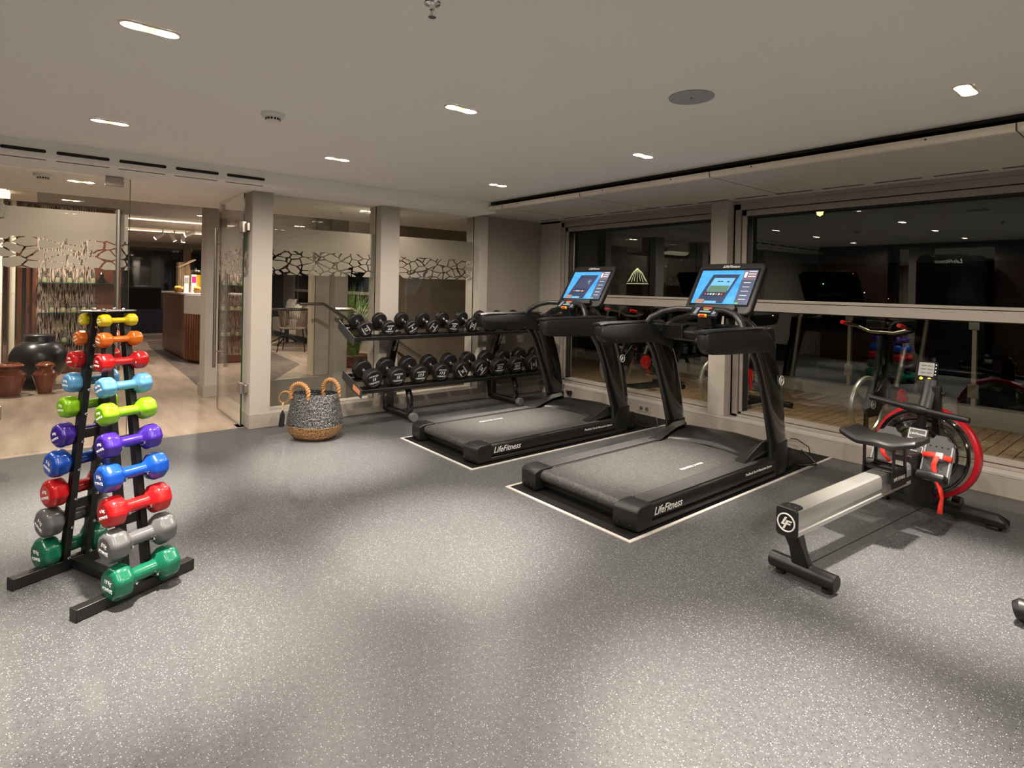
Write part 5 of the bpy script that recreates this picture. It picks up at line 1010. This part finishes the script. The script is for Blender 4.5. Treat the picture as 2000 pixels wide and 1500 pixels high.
for y0, y1 in ((0.01, 0.068), (-0.10, -0.03)):
    q = MB(); q.prism(rrect(-0.042, 0.042, y0, y1, 0.004), 0, 0.0008, T); q.build('label_border', M_silver, lp, smooth=0)
    q = MB(); q.prism(rrect(-0.039, 0.039, y0+0.003, y1-0.003, 0.003), 0.0008, 0.0012, T); q.build('label_field', mlab, lp, smooth=0)
text('LifeFitness', T @ TR((0, 0.04, 0.0015)), 0.018, M_wtxt, lp, 'lettering', 0.3); text('Row', T @ TR((0, -0.06, 0.0015)), 0.018, M_wtxt, lp, 'lettering', 0.3)
# pull handle resting on its post
q = MB(); q.tube([(-0.05, 1.36, 0.47), (-0.035, 1.30, 0.53), (0.0, 1.27, 0.55), (0.01, 1.27, 0.63)], 0.024, 14); q.build('handle_post', M_satin, e)
HB = [V((-0.250, 1.215, 0.674)), V((-0.02, 1.235, 0.645)), V((0.225, 1.26, 0.622))]
q = MB(); q.tube([HB[0], HB[1]], 0.0165, 14); q.tube([HB[1], HB[2]], 0.0165, 14); q.lathe([(0.001, -0.01), (0.017, -0.004), (0.017, 0.004)], 14, frame(HB[2], (0, 1, 0), (0, 0, 1))); hb = q.build('pull_bar', M_rub, e)
q = MB(); q.tube([HB[1]-(HB[1]-HB[0]).normalized()*0.07, HB[1]-(HB[1]-HB[0]).normalized()*0.03, HB[1], HB[1]+(HB[2]-HB[1]).normalized()*0.035, HB[1]+(HB[2]-HB[1]).normalized()*0.06], [0.019, 0.026, 0.028, 0.024, 0.018], 16); q.build('bar_centre', M_satin, hb)
q = MB(); q.tube([(0.0, 1.29, 0.60), (0.0, 1.37, 0.72), (0.0, 1.40, 0.80)], 0.022, 12, sx=1.7); q.box(0.015, 0.055, 1.36, 1.41, 0.58, 0.77); q.lathe([(0.012, 0), (0.012, 0.02)], 12, frame((0.055, 1.385, 0.73), (0, 1, 0), (0, 0, 1))); q.build('display_post', M_satin, e, bevel=0.004)
q = MB(); q.box(0.02, 0.06, 1.36, 1.42, 0.47, 0.60); q.build('post_base', M_gloss, e, bevel=0.004)
T = frame((-0.035, 1.425, 0.846), (0.98, 0.12, -0.02), (0, math.sin(math.radians(20)), math.cos(math.radians(20))))
q = MB(); q.prism(rrect(-0.053, 0.053, -0.064, 0.062, 0.010), -0.022, 0, T); mo = q.build('display', M_gloss, e, bevel=0.003)
q = MB(); q.prism(rrect(-0.038, 0.038, -0.030, 0.052, 0.002), 0, 0.0012, T); q.build('lcd', mat('lcd_grey', (0.16, 0.165, 0.15), 0.4, emit=(0.5, 0.52, 0.46), es=0.05), mo, smooth=0)
for a, c_, y in ((-0.026, -0.002, 0.030), (0.004, 0.030, 0.030), (-0.026, -0.002, 0.008), (0.004, 0.030, 0.008), (-0.026, -0.002, -0.014), (0.004, 0.030, -0.014)):
    MB().box(a, c_, y, y+0.006, 0.0012, 0.0016, T).build('lcd_digit', M_seam, mo, smooth=0)
for x in (-0.020, 0.020): MB().lathe([(0.009, 0), (0.009, 0.003)], 12, T @ TR((x, -0.047, 0))).build('yellow_key', mat('yellow_key', (0.85, 0.55, 0.02), 0.4, emit=(0.9, 0.6, 0.05), es=0.2), mo)
for y in (-0.02, 0.0, 0.02, 0.04): MB().box(0.043, 0.048, y, y+0.006, 0, 0.001, T).build('key_print', M_wtxt, mo, smooth=0)

# ------------------------------------------------------------------ spin bikes outside on the deck
def bike():
    e = bpy.data.objects.new('spin_bike', None); COL.objects.link(e)
    # front is -y
    T = Matrix(((0, 0, 1, 0), (1, 0, 0, -0.45), (0, 1, 0, 0.33), (0, 0, 0, 1)))
    q = MB(); q.lathe([(0.235, -0.014), (0.262, -0.016), (0.266, -0.010), (0.266, 0.010), (0.262, 0.016), (0.235, 0.014), (0.232, 0.0)], 48, T, cap=False); q.add([], []); q.build('flywheel_rim', mat('pale_rim', (0.55, 0.52, 0.46), 0.3, 0.7), e)
    q = MB()
    for k in range(3): a = 2*PI*k/3+0.5; q.box(0.03, 0.24, -0.03, 0.03, -0.006, 0.006, T @ TR((0, 0, 0), (0, 0, a)))
    q.lathe([(0.05, -0.02), (0.05, 0.02)], 20, T); q.build('flywheel_spokes', M_gloss, e)
    q = MB(); q.prism([(-0.60, 0.33), (-0.50, 0.45), (-0.36, 0.46), (-0.22, 0.60), (-0.14, 0.60), (-0.24, 0.36), (-0.36, 0.24), (-0.50, 0.24)], 0.03, 0.055, Matrix(((0, 0, 1, 0), (1, 0, 0, 0), (0, 1, 0, 0), (0, 0, 0, 1)))); q.build('fork_cover', M_satin, e, bevel=0.006)
    emblem(frame((0.0565, -0.45, 0.35), (0, 1, 0), (0, 0, 1)), 0.035, M_silver, e)
    q = MB(); q.tube([(0, -0.30, 0.62), (0, 0.0, 0.38), (0, 0.45, 0.10)], 0.04, 12); q.build('main_beam', M_satin, e)
    q = MB(); q.tube([(0, -0.45, 0.33), (0, -0.28, 0.66), (0, -0.25, 0.95)], 0.030, 12); q.build('head_post', M_satin, e)
    q = MB(); q.tube([(0, 0.02, 0.36), (0, 0.22, 0.90)], 0.028, 12); q.build('seat_post', M_steel, e)
    q = MB(); q.loft([[V((x*w_, y, 0.90+z*0.03)) for x, z in ((-1, 0), (-.7, 1), (.7, 1), (1, 0), (.5, -1), (-.5, -1))] for y, w_ in ((0.06, 0.02), (0.16, 0.035), (0.26, 0.075), (0.33, 0.08), (0.36, 0.05))]); q.build('saddle', M_rub, e, bevel=0.008)
    q = MB(); q.tube([(-0.24, -0.42, 1.06), (-0.22, -0.20, 1.02), (-0.10, -0.22, 0.98), (0.10, -0.22, 0.98), (0.22, -0.20, 1.02), (0.24, -0.42, 1.06)], 0.015, 10); hb = q.build('handlebar', M_steel, e)
    for sx_ in (-1, 1): q = MB(); q.tube([(sx_*0.24, -0.34, 1.045), (sx_*0.243, -0.44, 1.064)], 0.018, 10); q.build('red_bar_end', M_red, hb)
    q = MB(); q.box(-0.08, 0.08, -0.34, -0.28, 1.02, 1.13); q.build('console', M_gloss, e, bevel=0.01); q = MB(); q.box(-0.02, 0.02, -0.279, -0.277, 1.06, 1.09); q.build('readout', L_red, e, smooth=0)
    q = MB(); q.tube([(0.0, -0.26, 0.80), (0, -0.26, 0.86)], 0.022, 10); q.build('resistance_knob', M_red, e)
    for y, w_ in ((-0.55, 0.26), (0.50, 0.28)):
        q = MB(); q.tube([(-w_, y, 0.035), (w_, y, 0.035)], 0.030, 12); q.build('stabiliser', M_satin, e)
    q = MB(); q.box(-0.03, 0.03, -0.55, 0.5, 0.03, 0.075); q.build('floor_beam', M_satin, e, bevel=0.006)
    q = MB(); q.prism([(-0.17, 0.30), (0.10, 0.27), (0.14, 0.36), (0.08, 0.46), (-0.17, 0.50)], 0.035, 0.065, Matrix(((0, 0, 1, 0), (1, 0, 0, 0), (0, 1, 0, 0), (0, 0, 0, 1)))); q.build('chain_guard', M_satin, e, bevel=0.008)
    for sx_ in (-1, 1):
        T = Matrix(((0, 0, sx_, sx_*0.07), (1, 0, 0, 0), (0, 1, 0, 0.37), (0, 0, 0, 1)))
        q = MB(); q.lathe([(0.088, -0.004), (0.088, 0.006), (0.03, 0.012)], 28, T); cd = q.build('red_crank_disc', M_red, e)
        q = MB(); dz = -1 if sx_ > 0 else 1; q.tube([(sx_*0.09, 0, 0.37), (sx_*0.095, -0.03*dz, 0.37+dz*0.165)], 0.012, 8); q.build('crank_arm', M_red, cd)
        q = MB(); q.box(min(sx_*0.10, sx_*0.19), max(sx_*0.10, sx_*0.19), -0.03*dz-0.045, -0.03*dz+0.045, 0.355+dz*0.165, 0.385+dz*0.165); q.build('pedal', M_chrome, cd, bevel=0.004)
    return e
bk0 = None
for x, y, t in ((-4.80, 6.22, 'spin bike on the deck behind the farther treadmill, leftmost'), (-3.36, 6.20, 'spin bike on the deck partly behind the window pillar'), (-1.85, 6.15, 'spin bike on the deck with its pale flywheel behind the rowing machine'), (-0.40, 6.2, 'spin bike on the deck at the right end, beyond the rowing machine')):
    o = bike() if bk0 is None else copy_tree(bk0)
    if bk0 is None: bk0 = o
    o.location = (x, y, -0.03); o.rotation_euler = (0, 0, math.radians(-9)); tag(o, t, 'exercise bike', 'spin bikes on the deck')

# ------------------------------------------------------------------ behind the camera, seen mirrored in the windows
def cabinet(x0, x1, label):
    e = empty('tall_cabinet', ((x0+x1)/2, -2.22, 0), label, 'cabinet', 'tall cabinets on the rear wall'); w_ = (x1-x0)/2
    MB().box(-w_, w_, -0.17, 0.15, 0.0, 2.16).build('body', M_darkwood, e, bevel=0.003); n_ = max(1, round(w_*2/0.55))
    for k in range(n_):
        a = -w_+2*w_*k/n_; d = MB().box(a+0.004, a+2*w_/n_-0.004, 0.151, 0.172, 0.08, 2.12).build('door', M_darkwood, e, bevel=0.003)
        MB().box(a+2*w_/n_-0.06, a+2*w_/n_-0.045, 0.172, 0.190, 1.0, 1.25).build('handle', M_steel, d)
cabinet(-4.95, -3.78, 'dark wood tall cabinet mirrored left of the pillar in the right window'); cabinet(-2.25, -0.2, 'dark wood tall cabinet mirrored at the right edge of the window'); cabinet(0.4, 2.6, 'dark wood tall cabinet at the rear of the room, out of the photo')
b = MB(); b.box(-3.74, -3.50, -2.39, -2.37, 0.1, 2.16); b.box(-3.18, -2.30, -2.39, -2.37, 0.1, 2.16); struct('trim_18', b, M_mirror, smooth=0)
b = MB(); b.box(-3.48, -3.20, -2.40, -2.15, 0, C); struct('trim_19', b, M_white)
b = MB(); b.box(-5.4, 3.2, -2.40, -2.04, 2.165, C); struct('trim_20', b, M_darkwood)
e = empty('cable_machine', (-2.72, -1.55, 0), 'black shrouded cable machine mirrored in the right window', 'exercise machine')
q = MB(); q.prism(rrect(-0.46, 0.46, 0.25, 1.98, 0.12), -0.10, 0.10, Matrix(((1, 0, 0, 0), (0, 0, -1, 0), (0, 1, 0, 0), (0, 0, 0, 1)))); q.build('shroud', M_gloss, e, bevel=0.02)
MB().box(-0.5, 0.5, -0.3, 0.3, 0.0, 0.09).build('base', M_satin, e, bevel=0.02); MB().box(-0.15, 0.15, -0.08, 0.08, 0.08, 0.30).build('column', M_satin, e)
text('LifeFitness', frame((0, 0.101, 1.86), (-1, 0, 0), (0, 0, 1)), 0.09, M_silver, e, 'lettering', 0.3)
e = empty('floor_box', (-5.10, -0.95, 0), 'black box on the floor mirrored beside the basket in the window', 'box'); MB().box(-0.14, 0.14, -0.16, 0.16, 0, 0.30).build('body', M_blk, e, bevel=0.008); MB().box(-0.145, 0.145, -0.165, 0.165, 0.27, 0.31).build('lid', M_gloss, e, bevel=0.008)
# foot of another machine at the right edge
e = empty('exercise_bench', (-0.315, 3.03, 0), 'black rounded machine foot just entering the photo at the right edge', 'exercise machine')
MB().tube([(-0.155, 0.0, 0.045), (-0.14, 0.0, 0.05), (0.5, 0.15, 0.05)], [0.035, 0.045, 0.045], 16).build('foot_tube', M_satin, e); MB().tube([(0.15, 0.07, 0.06), (0.3, 0.3, 0.45)], 0.035, 12).build('upright', M_satin, e); MB().prism(rrect(-0.05, 0.55, 0.1, 0.5, 0.05), 0.44, 0.50).build('pad', M_rub, e, bevel=0.02)
